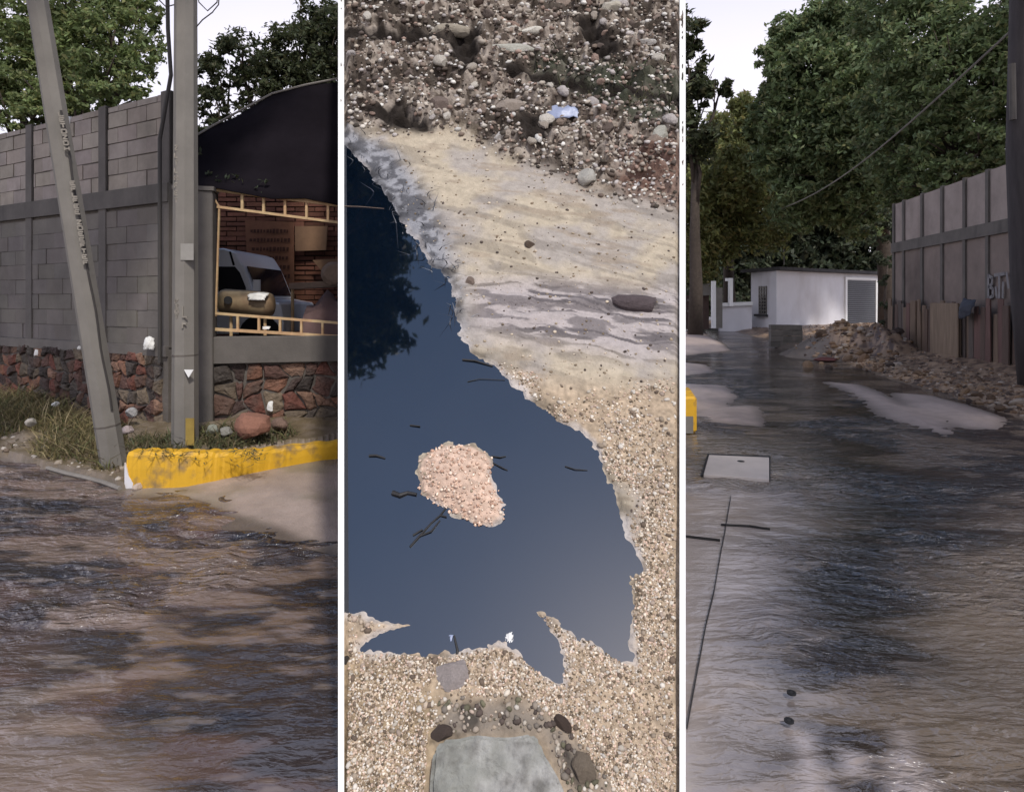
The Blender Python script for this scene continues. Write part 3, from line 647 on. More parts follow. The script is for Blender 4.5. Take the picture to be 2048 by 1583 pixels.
W, c, s = scatter_hill(1300, lambda a, b, px, py: (land(a, b) > .02) & (psd(a, b, rubz) < 0) & (psd(a, b, grav) < 0) & (px > 800), 2.5, 8, [(.2, .15, .1), (.3, .24, .17), (.08, .06, .05), (.5, .42, .32)], 2.5)
pebbles('grit', W, c, s, M['gravel'], NH, 'scattered grit on the smooth dry sand')
W, c, s = scatter_hill(2600, lambda a, b, px, py: (psd(a, b, mid) > 0) & (psd(a, b, slabz) < .01), 3, 17, [(.2, .17, .14), (.08, .06, .05), (.3, .25, .2), (.12, .11, .07)], 2)
pebbles('rubble', W, c, s, M['gravel'], NH, 'dark broken clods between the two slabs')

def blades(name, pts, h, w_, cols, label, up=(0, 0, 1), lean=.5, mat_=None, kind='stuff', cat='weeds'):
    n = len(pts); pts = np.asarray(pts); up = np.array(up, float)
    th = rng.rand(n) * 6.283; side = np.stack([np.cos(th), np.sin(th), 0 * th], 1)
    dr = rng.normal(size=(n, 3)) * lean; dr[:, 2] *= .3
    h = np.asarray(h)[:, None]; w_ = np.asarray(w_)[:, None]
    b0 = pts - side * w_ * .5; b1 = pts + side * w_ * .5
    m_ = pts + (up + dr * .5) * h * .55; t_ = pts + (up + dr * 1.3) * h
    V = np.stack([b0, b1, m_ + side * w_ * .45, m_ - side * w_ * .45, t_ + side * w_ * .08, t_ - side * w_ * .08], 1).reshape(-1, 3)
    k = np.arange(n)[:, None] * 6
    Fc = np.concatenate([k + np.array([[0, 1, 2, 3]]), k + np.array([[3, 2, 4, 5]])])
    o = link(name, mesh_raw(name, V, Fc, False, np.repeat(np.asarray(cols), 6, 0), mat_ or M['grass']))
    return tag(o, label, cat, kind=kind)
W, c, s = scatter_hill(2600, lambda a, b, px, py: psd(a, b, greenz) > rng.uniform(-.1, .1, len(a)), 4, 8, [(.05, .075, .03), (.08, .09, .05), (.03, .04, .02), (.16, .15, .09)])
blades('weeds', W, .03 + .06 * rng.rand(len(W)), .012 + 0 * s, c, 'low dark green weeds across the upper right of the dirt bank', NH, 1.0)
W, c, s = scatter_hill(2600, lambda a, b, px, py: (psd(a, b, stub) > rng.uniform(-.08, .05, len(a))) & (land(a, b) > -.05), 4, 8, [(.34, .35, .37), (.22, .23, .26), (.45, .45, .47), (.08, .08, .09)])
blades('dry_stubble', W, .015 + .035 * rng.rand(len(W)), .008 + 0 * s, c, 'grey dry stubble along the upper right shore of the puddle', NH, 1.2, cat='stubble')
def crumple(name, c, w, h, nrm, m, seed, label, cat, amp=.25, nseg=9):
    r = random.Random(seed); q = nrm.to_track_quat('Z', 'Y'); V = []; Fs = []
    for i in range(nseg):
        for j in range(nseg):
            u, v = i / (nseg - 1) - .5, j / (nseg - 1) - .5
            e = 1 + .10 * math.sin(3 * math.atan2(v, u) + seed) + r.uniform(-.07, .07)
            q_ = math.hypot(u, v) * 2 + 1e-6; k_ = max(abs(u), abs(v)) * 2 / q_ * .35 + .65; e *= k_
            z = (.5 - math.hypot(u, v)) * min(w, h) * .5 + r.uniform(-amp, amp) * min(w, h) * .35
            V.append(q @ Vector((u * w * e, v * h * e, max(z, -.01))))
    for i in range(nseg - 1):
        for j in range(nseg - 1): Fs.append((i * nseg + j, (i + 1) * nseg + j, (i + 1) * nseg + j + 1, i * nseg + j + 1))
    me = mesh_raw(name, np.array([tuple(v) for v in V]), Fs, True, np.ones((len(V), 3)), m); o = link(name, me); o.location = c
    md = o.modifiers.new('s', 'SOLIDIFY'); md.thickness = .004
    return tag(o, label, cat)
crumple('plastic_bag', hillpt(1135, 238, .01), .36, .2, NH, M['plastic'], 2, 'crumpled bluish plastic bag among the rubble of the bank', 'plastic bag')
crumple('plastic_scrap', hillpt(1000, 1262, .01), .055, .05, NH, M['trash'], 4, 'left white foam scrap floating near the lower edge of the puddle', 'plastic scrap')
crumple('plastic_scrap', hillpt(1019, 1274, .012), .03, .035, NH, M['trash'], 5, 'small round white scrap floating at the right near the lower puddle edge', 'plastic scrap')
crumple('plastic_scrap', hillpt(902, 1275, .01), .06, .07, NH, M['plastic'], 6, 'pale bluish scrap at the lower puddle edge above the mauve slab', 'plastic scrap')
crumple('plastic_scrap', hillpt(871, 1206, .01), .02, .02, NH, M['trash'], 7, 'tiny white speck floating alone in the lower puddle', 'plastic scrap')
# twigs and floating bits
def twig(segs, r0, label, name='twig', h=.004):
    mb = MB()
    for s_ in segs:
        pp = [S(a, b, h + (k % 2) * .003) for k, (a, b) in enumerate(s_)]
        mb.tube(pp, [r0 * .72 * (1 - .6 * k / len(pp)) for k in range(len(pp))], 6)
    o = mb.build(name, M['debris'], origin=pp[0]); return tag(o, label, 'twig')
twig([[(820, 1093), (838, 1072), (862, 1046), (880, 1030), (900, 1005), (915, 995)], [(838, 1072), (862, 1062), (880, 1040)], [(826, 1070), (845, 1058)], [(880, 1030), (893, 1033)]], .006, 'black forked twig poking out of the puddle at the lower left of the islet')
twig([[(785, 985), (800, 990), (815, 985), (833, 988)]], .017, 'thick short black bar at the left side of the islet')  # short black bar beside the islet, built as a tapered tube
twig([[(983, 912), (1000, 914), (1012, 912)], [(985, 925), (1005, 935), (1015, 940)]], .005, 'two thin black twigs sticking out right of the islet')
twig([[(738, 911), (752, 910), (770, 916)]], .009, 'short black twig floating left of the islet')
twig([[(1130, 932), (1150, 938), (1175, 940)]], .004, 'thin twig floating right of the islet near the shore')
twig([[(925, 719), (950, 721), (985, 732)]], .009, 'black twig along the upper right shore of the puddle')
twig([[(935, 763), (960, 757), (1010, 760)]], .003, 'hair-thin twig floating below the upper right shore')
twig([[(820, 850), (840, 852)]], .006, 'tiny black twig floating above the islet')
twig([[(686, 412), (720, 413), (768, 417)]], .003, 'thin pale stick lying across the dark upper left of the puddle').data.materials[0] = M['sack']
twig([[(912, 1330), (915, 1300), (908, 1270)]], .009, 'short brown stake standing above the mauve slab')

# ------------------------------------------------------------------ LEFT STREET
Aw = Vector(P(15, 0, 8.9)[:2]); Bw = Vector(P(330, 0, 7.23)[:2])
U1 = (Bw - Aw).normalized()
def on_line(px, A_, U):      # distance along a wall line at a pixel column
    k = (px - CX) / F     # x = k*y
    return (k * A_.y - A_.x) / (U.x - k * U.y)
class WF:
    def __init__(s, A_, U): s.A = A_; s.U = U; s.N = Vector((U.y, -U.x))     # N towards the camera side
    def p(s, t, z, o=0): q = s.A + s.U * t + s.N * o; return Vector((q.x, q.y, z))
    def px(s, px): return on_line(px, s.A, s.U)
    def z(s, px, py): t = s.px(px); return EYE + (HY - py) / F * (s.A.y + s.U.y * t)
LW = WF(Aw, U1)
if LW.N.y > 0: LW.N = -LW.N
zt, zb1, zb0, zs = 3.97, 2.93, 2.70, 1.06
t0, t1 = LW.px(-260), LW.px(340)
def rubble_masonry(mb, W, t0, t1, z0, z1, off, cell=.24, seed=0):
    r = random.Random(seed); nx = int((t1 - t0) / cell); nz = max(2, int((z1 - z0) / (cell * .85)))
    gp = {}
    for i in range(nx + 1):
        for j in range(nz + 1):
            gp[i, j] = (t0 + (t1 - t0) * i / nx + (r.uniform(-.42, .42) * cell if 0 < i < nx else 0) + (cell * .25 if j % 2 and 0 < i < nx else 0), z0 + (z1 - z0) * j / nz + (r.uniform(-.36, .36) * cell if 0 < j < nz else 0))
    cols = [(.15, .06, .045), (.11, .065, .05), (.18, .09, .06), (.09, .075, .065), (.14, .11, .08), (.06, .038, .034), (.20, .12, .085), (.10, .055, .045), (.05, .04, .036)]
    for i in range(nx):
        for j in range(nz):
            q = [gp[i, j], gp[i + 1, j], gp[i + 1, j + 1], gp[i, j + 1]]
            # round the polygon off into 8-12 points
            c = (sum(p[0] for p in q) / 4, sum(p[1] for p in q) / 4); poly = []
            for k in range(4):
                a, b = q[k], q[(k + 1) % 4]
                for s_ in (.08, .5, .92):
                    poly.append((a[0] + (b[0] - a[0]) * s_ + r.uniform(-.1, .1) * cell, a[1] + (b[1] - a[1]) * s_ + r.uniform(-.1, .1) * cell))
            rings = []; dep = r.uniform(.015, .055)
            for (sc_, o_) in ((.93, 0), (.88, dep * .6), (.72, dep), (.35, dep * 1.12)):
                rings.append([W.p(c[0] + (p[0] - c[0]) * sc_ * r.uniform(.97, 1.03), c[1] + (p[1] - c[1]) * sc_ * r.uniform(.97, 1.03), off + o_ + r.uniform(-.006, .006)) for p in poly])
            V = [v for rg in rings for v in rg]; n = len(poly)
            Fs = [(a * n + k, a * n + (k + 1) % n, (a + 1) * n + (k + 1) % n, (a + 1) * n + k) for a in range(3) for k in range(n)] + [tuple(3 * n + k for k in range(n))]
            cc = cols[r.randrange(len(cols))]; f_ = r.uniform(.75, 1.2)
            mb.add(V, Fs, tuple(x * f_ for x in cc))
def blockwork(mb, W, t0, t1, z0, z1, off, bl=.40, bh=.20, seed=0, gap=.012, thick=.14, var=.12):
    r = random.Random(seed); j = 0; z = z0
    while z < z1 - .02:
        hh = min(bh, z1 - z); t = t0 - (bl / 2 if j % 2 else 0)
        while t < t1 - .02:
            a = max(t, t0); b = min(t + bl, t1)
            if b - a > .04:
                c = W.p((a + b) / 2, z + hh / 2, off - thick / 2 + r.uniform(-.006, .006)); f_ = r.uniform(1 - var, 1 + var)
                mb.box(c, (b - a - gap * r.uniform(.4, 1.7), thick, hh - gap * r.uniform(.4, 1.7)), tuple(W.U), (f_, f_ * r.uniform(.97, 1.02), f_ * r.uniform(.94, 1.02)))
            t += bl
        z += hh; j += 1
def wbox(mb, W, a, b, z0, z1, o0, o1, col=None):
    mb.box(W.p((a + b) / 2, (z0 + z1) / 2, (o0 + o1) / 2), (b - a, o1 - o0, z1 - z0), tuple(W.U), col)
wall = empty('block_wall', LW.p(LW.px(150), 0), 'tall grey concrete-block wall on a rubble stone base, behind the leaning pole', 'wall')
cols_px = [60, 207, 333]
mb = MB(); edges = [t0] + [LW.px(c) for c in cols_px]
edges = [LW.px(-200), LW.px(-80)] + [LW.px(c) for c in cols_px]
blockwork(mb, LW, t0, t1, zb1, zt - .01, 0, bl=.38, bh=.19, seed=3); mb.build('upper_blocks', M['block'], wall)
mb = MB(); wbox(mb, LW, t0, t1, zs + .01, zt - .02, -.13, -.012); mb.build('mortar', M['mortar'], wall)
mb = MB(); blockwork(mb, LW, t0, t1, zs + .02, zb0, .004, bl=.40, bh=.20, seed=5, gap=.005, var=.05); mb.build('lower_blocks', M['plaster'], wall)
mb = MB(); wbox(mb, LW, t0, t1, zb0 + .015, zb1, -.12, .035); mb.build('beam', M['darkconc'], wall)
for e in edges:
    mb = MB(); wbox(mb, LW, e - .075, e + .075, zs, zt + .01, -.10, .02, (.8, .8, .8)); mb.build('column', M['plaster'], wall)
    mb = MB(); wbox(mb, LW, e + .075, e + .095, zb1, zt, -.05, .004, (.3, .3, .3)); mb.build('joint', M['mortar'], wall)
mb = MB(); wbox(mb, LW, t0, t1, zs - .10, zs + .02, -.1, .05); mb.build('ledge', M['plaster'], wall)
mb = MB(); wbox(mb, LW, t0, t1, -.1, zs - .1, -.15, .02); mb.build('base', M['mortar'], wall)
mb = MB(); rubble_masonry(mb, LW, t0, LW.px(329), -.02, zs - .06, .012, cell=.16, seed=2); mb.build('stone_base', M['stone'], wall, smooth=False)

RW = WF(Vector(P(395, 0, 7.15)[:2]), (Vector(P(676, 0, 7.5)[:2]) - Vector(P(395, 0, 7.15)[:2])).normalized())
if RW.N.y > 0: RW.N = -RW.N
lo = empty('low_wall', RW.p(RW.px(550), 0), 'low reddish rubble stone wall capped by a dark beam under the iron grille', 'wall')
a, b = RW.px(352), RW.px(730)
zt2, zt3 = RW.z(550, 672), RW.z(550, 724)
mb = MB(); wbox(mb, RW, a, b, -.1, zt3, -.2, .0); mb.build('base', M['mortar'], lo)
mb = MB(); rubble_masonry(mb, RW, RW.px(425), b, .12, zt3 - .01, .0, cell=.18, seed=8); mb.build('stonework', M['stone'], lo)
mb = MB(); wbox(mb, RW, a, b, zt3, zt2, -.16, .075); mb.build('beam', M['darkconc'], lo, bevel=.006)
pst = empty('concrete_post', RW.p(RW.px(412), 0), 'dark concrete gate post right behind the upright pole', 'post')
mb = MB(); wbox(mb, RW, RW.px(352), RW.px(430), .1, RW.z(412, 384), -.1, .11); mb.build('shaft', M['darkconc'], pst, bevel=.01)
mb = MB(); wbox(mb, RW, RW.px(350), RW.px(433), RW.z(412, 384) , RW.z(412, 376), -.12, .13); mb.build('cap', M['darkconc'], pst)
# iron grille
gr = empty('iron_grille', RW.p(RW.px(550), zt2), 'rust-coloured iron grille with ladder-like rails in the open window bay', 'grille')
def rail(p0, p1, r_, nm):
    mb = MB(); q0 = RW.p(RW.px(p0[0]), RW.z(*p0), -.02); q1 = RW.p(RW.px(p1[0]), RW.z(*p1), -.02)
    mb.tube([q0, q1], r_, 4, ph=math.pi / 4); mb.build(nm, M['iron'], gr)
rail((412, 376), (735, 417), .03, 'rail'); rail((433, 413), (735, 452), .02, 'rail')
rail((425, 626), (735, 650), .021, 'rail'); rail((425, 658), (735, 676), .024, 'rail')
rail((438, 413), (431, 632), .013, 'upright'); rail((427, 395), (438, 413), .012, 'upright')
for k in range(6):
    x = 484 + 43 * k; rail((x, 376 + (x - 412) * .127), (x, 413 + (x - 433) * .129), .019, 'bar')
    x = 475 + 42.5 * k; rail((x, 626 + (x - 425) * .077), (x, 658 + (x - 425) * .058), .018, 'bar')
# dark tarp roof
tp = empty('tarp_roof', P(540, 300, 8), 'big black tarpaulin roof sloping up behind the iron grille', 'tarpaulin')
top_ = [P(385, 278, 7.9), P(420, 258, 8.0), P(470, 230, 8.05), P(545, 190, 8.1), P(610, 173, 8.2), P(676, 160, 8.3), P(740, 148, 8.4)]
bot_ = [RW.p(RW.px(x), RW.z(x, y), .05) for x, y in ((385, 372), (420, 378), (470, 384), (545, 394), (610, 402), (676, 409), (740, 416))]
mb = MB(); V = []
NR = 10
for k in range(NR + 1):
    for i in range(7):
        t = k / NR; v = top_[i].lerp(bot_[i], t); v = v + Vector((0, 0, -.07 * math.sin(t * math.pi) + .03 * math.sin(i * 2.2 + t * 5))); V.append(v)
mb.add(V, [(k * 7 + i, k * 7 + i + 1, (k + 1) * 7 + i + 1, (k + 1) * 7 + i) for k in range(NR) for i in range(6)])
sh = mb.build('sheet', M['tarp'], tp, smooth=True); md = sh.modifiers.new('s', 'SOLIDIFY'); md.thickness = .012
mb = MB(); mb.tube([p + Vector((0, -.01, .015)) for p in top_], .014, 6); mb.build('edge_rope', M['concrete'], tp)
# side pieces of the yard behind
yd = MB(); yd.prism([(-4.3, 7.9, -.05), (-3.3, 7.5, -.05), (-1.9, 7.8, -.05), (.5, 8.1, -.05), (.5, 11.7, -.05), (-7.5, 11.7, -.05), (-7.3, 9.6, -.05)], (0, 0, .55)); tag(yd.build('yard_floor', M['darkconc']), kind='structure')
bw = empty('brick_wall', (-3.2, 11.2, 0), 'dark red brick wall at the back of the roofed yard', 'wall')
class FW(WF): pass
BW = WF(Vector((-7, 11.0)), Vector((1, 0))); BW.N = Vector((0, -1))
mb = MB(); blockwork(mb, BW, 0, 5.6, .5, 3.9, 0, bl=.34, bh=.085, seed=9, gap=.018, thick=.12, var=.35); mb.build('bricks', M['redwall'], bw)
mb = MB(); wbox(mb, BW, 0, 5.6, .4, 3.9, -.2, -.03, (.3, .2, .16)); mb.build('mortar', M['mortar'], bw)
M['panel'] = mat('ply_panel', (.26, .15, .085), .8, .25, 3, .1, 20, .005)
pn = MB(); q = [P(590, 452, 10.85), P(655, 452, 10.85), P(652, 500, 10.85), P(590, 502, 10.85)]; pn.prism(q, (0, .03, 0))
tag(pn.build('board', M['panel'], origin=q[0]), 'tan plywood board hanging on the red brick wall', 'board')
pn = MB(); q = [P(625, 520, 10.8), P(700, 516, 10.8), P(700, 575, 10.8), P(680, 560, 10.8), P(650, 550, 10.8)]; pn.prism(q, (0, .03, 0))
tag(pn.build('board', M['panel'], origin=q[0]), 'lower broken tan board on the red brick wall', 'board')
# faded banner with rows of writing too worn to read
bn = empty('banner', P(540, 500, 10.8), 'faded brown banner with rows of worn dark lettering on the brick wall', 'banner')
mb = MB(); mb.prism([P(490, 440, 10.9), P(588, 444, 10.9), P(588, 575, 10.9), P(496, 570, 10.9)], (0, .015, 0)); M['banner'] = mat('banner', (.2, .09, .05), .9, .25, 5, .1, 10, .01); mb.build('sheet', M['banner'], bn)
mb = MB()
for k in range(6):
    x = 498 + rnd.uniform(0, 6); yy = 462 + k * 18
    while x < 578:
        wd = rnd.uniform(3, 6); hh = rnd.uniform(5, 9)
        mb.prism([P(x, yy - hh / 2, 10.88), P(x + wd, yy - hh / 2, 10.88), P(x + wd * .8, yy + hh / 2, 10.88), P(x, yy + hh / 2, 10.88)], (0, -.004, 0)); x += wd + rnd.uniform(1.5, 3)
M['ink'] = mat('worn_ink', (.07, .028, .018), .9, .3, 9, 0); mb.build('lettering', M['ink'], bn)
# pickup truck (side view facing right)
tr = empty('pickup_truck', (-4.4, 9.0, .5), 'white pickup truck cab parked behind the iron grille', 'pickup truck')
Yt = 8.9
def TP(px, py, dy=0): p = P(px, py, Yt); p.y += dy; return p
mb = MB(); mb.prism([TP(300, 500), TP(448, 496), TP(468, 503), TP(484, 528), TP(498, 560), TP(512, 596), TP(300, 596)], (0, 1.5, 0)); mb.build('cab', M['carwhite'], tr, bevel=.02)
mb = MB(); mb.prism([TP(432, 533, -.006), TP(470, 533, -.006), TP(480, 545, -.006), TP(492, 575, -.006), TP(492, 588, -.006), TP(438, 586, -.006)], (0, .01, 0)); mb.build('window', M['glass'], tr)
A_, B_ = TP(486, 534, .1), TP(510, 593, .1); nn_ = Vector((.012, 0, .012))
mb = MB(); mb.prism([A_ + nn_, B_ + nn_, B_ + nn_ + Vector((0, 1.3, 0)), A_ + nn_ + Vector((0, 1.3, 0))], (.01, 0, .006)); mb.build('windshield', M['glass'], tr)
mb = MB(); mb.prism([TP(458, 503, -.008), TP(462, 503, -.008), TP(470, 530, -.008), TP(466, 531, -.008)], (0, .01, 0)); mb.build('pillar_trim', M['glass'], tr)
mb = MB(); mb.prism([TP(300, 597), TP(512, 597), TP(560, 606), TP(566, 640), TP(566, 668), TP(300, 668)], (0, 1.5, 0)); mb.build('body', M['carwhite'], tr, bevel=.02)
mb = MB(); mb.prism([TP(490, 532, -.14), TP(494, 532, -.14), TP(514, 590, -.14), TP(508, 592, -.14)], (0, .03, 0)); mb.build('roof_bar', M['carwhite'], tr)
mb = MB(); mb.box(TP(523, 572, -.16), (.09, .04, .17)); mb.tube([TP(520, 585, -.16), TP(508, 596, 0)], .012, 6); mb.build('mirror', M['carwhite'], tr)
for wx in (360, 520):
    mb = MB(); c = TP(wx, 672, -.01); mb.tube([c, c + Vector((0, .2, 0))], .30, 20); mb.build('wheel', M['black'], tr)
tk = empty('storage_tank', P(495, 608, 8.1), 'horizontal beige drum in front of the pickup truck', 'tank')
mb = MB(); c0_ = P(444, 603, 8.1); c1_ = P(548, 609, 8.1); r_ = .165
mb.tube([c0_, c0_ + Vector((.03, 0, 0)), c1_ - Vector((.1, 0, 0)), c1_ - Vector((.03, 0, 0)), c1_], [r_ * .9, r_, r_, r_ * .85, r_ * .4], 20); mb.build('body', M['tank'], tk, smooth=True)
mb = MB(); mb.tube([P(456, 600, 7.93), P(456, 600, 7.9)], .05, 14); mb.build('opening', M['black'], tk)
for x in (462, 530):
    mb = MB(); mb.tube([P(x, 625, 8.1), P(x, 700, 8.1)], .02, 6); mb.build('leg', M['iron'], tk)
crumple('rag', P(515, 592, 7.92), .24, .14, Vector((0, -.7, .7)), M['trash'], 12, 'crumpled white rag lying on the beige drum', 'rag')
crumple('white_scrap', P(532, 655, 7.35), .09, .05, Vector((0, -.7, .7)), M['trash'], 13, 'small white scrap on the sill below the iron grille', 'litter')
# covered heap, bench and sack
mb = MB(); V = []; Fs = []
for i in range(15):
    for j in range(9):
        x = 555 + 12 * i; u = abs(j - 4) / 4; v = min(1, max(0, (x - 560) / 32)); hh = v * (1 - u ** 2.5) * (1 + .06 * math.sin(i * 1.3) + .05 * math.sin(j * 2 + i))
        p = P(x, 640, 7.9); V.append((p.x, 7.9 + (j - 4) * .16 + .6, .5 + hh * 1.12))
mb.add(V, [(i * 9 + j, i * 9 + j + 1, (i + 1) * 9 + j + 1, (i + 1) * 9 + j) for i in range(14) for j in range(8)])
tag(mb.build('covered_heap', M['cloth'], origin=(-3.2, 8.5, .5), smooth=True), 'brown cloth-covered heap behind the iron grille', 'heap')
be = empty('bench', P(615, 570, 8.9), 'narrow wooden bench plank standing behind the covered heap', 'bench')
mb = MB(); mb.prism([P(578, 566, 9.1), P(690, 560, 9.1), P(690, 572, 9.1), P(578, 578, 9.1)], (0, .3, 0)); mb.build('seat', M['sack'], be)
for x in (585, 680):
    mb = MB(); mb.tube([P(x, 572, 9.2), P(x, 700, 9.2)], .025, 6); mb.build('leg', M['iron'], be)
me = rockcol(rockmesh('sack', 77, 3, (.9, .8, 1), 3, .08), (1, 1, 1), M['sack']); o = link('sack', me); o.location = P(668, 548, 8.8); o.scale = (.2, .2, .17); tag(o, 'round pale sack on the bench behind the grille', 'sack')

# kerb
kb = [(252, 976, 906), (300, 979, 905), (350, 979, 906), (400, 975, 907), (460, 966, 906), (520, 954, 902), (590, 940, 894), (676, 925, 885), (740, 914, 878)]
kr = empty('yellow_kerb', G(400, 975), 'thick yellow painted kerb curving in front of the upright pole', 'kerb')
fr = []; 
def cr(t):
    i = min(int(t), len(kb) - 2); f_ = t - i; p0 = kb[max(i - 1, 0)]; p1 = kb[i]; p2 = kb[i + 1]; p3 = kb[min(i + 2, len(kb) - 1)]
    return [.5 * (2 * b_ + (c_ - a_) * f_ + (2 * a_ - 5 * b_ + 4 * c_ - d_) * f_ ** 2 + (3 * b_ - a_ - 3 * c_ + d_) * f_ ** 3) for a_, b_, c_, d_ in zip(p0, p1, p2, p3)]
NN = 90; rows = []
for k in range(NN + 1):
    px, pb, pt = cr(k / NN * (len(kb) - 1)); g0 = G(px, pb); z = EYE + (HY - pt) / F * g0.y + .006 * math.sin(k * .9) + rnd.uniform(-.004, .004)
    j_ = rnd.uniform(-.004, .004)
    rows.append([(g0.x, g0.y, -.08), (g0.x, g0.y + .004 + j_, z * .55), (g0.x, g0.y + .015 + j_, z - .03), (g0.x, g0.y + .04, z), (g0.x, g0.y + .15, z + .004), (g0.x, g0.y + .17, z - .03), (g0.x, g0.y + .17, 0)])
V = [v for r in rows for v in r]; Fs = [(k * 7 + i, k * 7 + i + 1, (k + 1) * 7 + i + 1, (k + 1) * 7 + i) for k in range(NN) for i in range(6)] + [tuple(range(7)), tuple(NN * 7 + i for i in range(7))]
mb = MB(); mb.add(V, Fs); mb.build('body', M['yellow'], kr)
mb = MB(); e = G(252, 976); mb.prism([e + Vector((-.006, -.012, 0)), e + Vector((.10, -.012, 0)), e + Vector((.03, -.012, .10)), e + Vector((.0, -.012, .2)), e + Vector((-.006, -.012, .22))], (0, .02, 0)); mb.build('bare_patch', M['hut'], kr)
mb = MB(); pr = [G(265 + 20 * k, 982 + (1 if k < 8 else -2 * (k - 8) * .9)) for k in range(0, 20)]
# poles
up = empty('utility_pole', P(370, 892, 6.05), 'tall upright grey concrete utility pole behind the yellow kerb', 'utility pole')
mb = MB(); mb.tube([P(370, 900, 6.05), P(371, 400, 6.05), P(371.5, 0, 6.05), P(372, -330, 6.05)], [.119, .108, .1, .094], 8, ph=math.pi / 8); mb.build('shaft', M['pole'], up)
mb = MB(); mb.tube([P(370, 711, 6.05), P(370, 708, 6.05)], .1175, 8, ph=math.pi / 8); mb.build('seam', M['mortar'], up)
mb = MB(); mb.prism([P(368, 739, 5.925), P(387, 739, 5.925), P(377, 755, 5.925)], (0, .008, 0)); mb.build('triangle_mark', M['white'], up)
M['yp'] = mat('yellow_patch', (.30, .21, .05), .8, .3, 5, .1, 20, .004)
mb = MB(); mb.prism([P(371, 836, 5.93), P(388, 836, 5.93), P(388, 890, 5.93), P(371, 890, 5.93)], (0, .008, 0)); mb.build('yellow_patch', M['yp'], up)
mb = MB(); mb.prism([P(361, 487, 5.94), P(387, 487, 5.94), P(387, 520, 5.94), P(361, 520, 5.94)], (0, .008, 0)); mb.build('pale_patch', M['pole'], up).data.materials[0] = mat('pale_patch', (.3, .285, .26), .8, .2, 5, .1, 20, .004)
M['mark'] = mat('pole_lettering', (.27, .245, .21), .8, .3, 12, 0)
GL = {0: [(0, 0, 0, 1), (0, 1, 1, 1), (1, 1, 1, 0), (0, 0, 1, 0)], 1: [(0, 0, 0, 1), (0, 1, 1, 1), (0, .5, .8, .5)], 2: [(0, 0, 0, 1), (1, 0, 1, 1), (0, .5, 1, .5)], 3: [(0, 0, 0, 1), (0, 1, 1, 1), (0, .5, .8, .5), (0, 0, 1, 0)], 4: [(0, 0, 1, 1), (0, 1, 1, 1), (0, 0, 1, 0)], 5: [(.5, 0, .5, 1), (0, 1, 1, 1)], 6: [(0, 0, 0, 1), (0, 0, 1, 0)]}
def glyphs(mb, fn, n0, n1, step, gw, gh, depth):
    y = n0; k = 0
    while y < n1:
        for (a, b, c, d) in GL[rnd.randrange(7)]:
            p, q = fn(a * gw, y - b * gh), fn(c * gw, y - d * gh); dd = (q - p); nn = Vector((-dd.z, 0, dd.x)).normalized() * .006
            mb.prism([p - nn, p + nn, q + nn, q - nn], (0, depth, 0))
        y += step
mb = MB()
glyphs(mb, lambda u, v: P(349 + u, v, 5.948), 300, 420, 15, 6, 9, .006)
mb.prism([P(364, 612, 5.93), P(366, 612, 5.93), P(366, 632, 5.93), P(374, 632, 5.93), P(374, 635, 5.93), P(364, 635, 5.93)], (0, .008, 0))
mb.prism([P(364, 644, 5.93), P(372, 646, 5.93), P(372, 649, 5.93), P(366, 649, 5.93), P(366, 656, 5.93), P(363, 656, 5.93)], (0, .008, 0))
glyphs(mb, lambda u, v: P(350 + u, v, 5.94), 606, 640, 10, 6, 7, .006)
mb.build('lettering', M['mark'], up)
lp = empty('utility_pole', P(234, 945, 5.9), 'leaning grey concrete utility pole left of the yellow kerb', 'utility pole')
Lb, Lt = P(232, 955, 5.9), P(73, -10, 5.5); Lx = Lt + (Lt - Lb) * .35
ln = lambda t: Lb.lerp(Lt, t)
mb = MB(); mb.tube([Lb, ln(.5), Lt, Lx], [.112, .097, .082, .072], 8, ph=math.pi / 8); mb.build('shaft', M['pole'], lp)
mb = MB(); mb.tube([ln(.115), ln(.118)], .112, 8, ph=math.pi / 8); mb.build('seam', M['mortar'], lp)
mb = MB(); pts_ = []
for k in range(24):
    t = .15 + k / 23 * .62; p = ln(t); pts_.append(p + Vector((.10 - .018 * t + .006 * math.sin(k), -.05, 0)))
mb.tube(pts_, .011, 6); mb.build('dark_line', M['dark_line'], lp)  # dark line down the pole's right side, built as a thin tube
mb = MB()
def lpf(u, v):
    t = (955 - v) / 965; p = ln(t); px = CX + F * p.x / p.y; q = P(px + 3 + u, v, p.y - .105 + .02 * t); return q
for (a_, b_) in ((232, 302), (370, 436), (448, 540)): glyphs(mb, lpf, a_, b_, 11.5, 9, 7.5, .006)
mb.build('lettering', M['mark'], lp)
# thin dark metal pipe / conduit beside the upright pole
cd = MB(); cd.tube([LW.p(LW.px(340), .9, .12), LW.p(LW.px(340), 3.4, .12), P(342, 150, 7.0), P(336, 60, 7.0), P(333, -120, 7.0)], .022, 8)
tag(cd.build('service_pipe', M['dark_line'], origin=LW.p(LW.px(340), .9, .12)), 'thin dark service pipe rising left of the upright pole', 'pipe')
for (pp, lab) in (([(392, -20), (398, 5), (415, 22), (434, 5), (438, -20)], 'looped loose wire end hanging right of the upright pole'), ([(392, 55), (405, 40), (425, 25), (437, 10), (440, -30)], 'thin wire curling out from the upright pole at the top'), ([(300, -20), (318, 0), (332, 14), (348, 10)], 'short wire hanging left of the upright pole top')):
    mb = MB(); mb.tube([P(a_, b_, 6.0) for a_, b_ in pp], .006, 5); tag(mb.build('wire', M['dark_line'], origin=P(*pp[0], 6.0)), lab, 'wire')
crumple('plastic_cup', LW.p(LW.px(318), zs + .05, .12), .12, .15, Vector((0, -1, .2)), M['trash'], 22, 'white plastic container on the wall ledge by the upright pole', 'container')
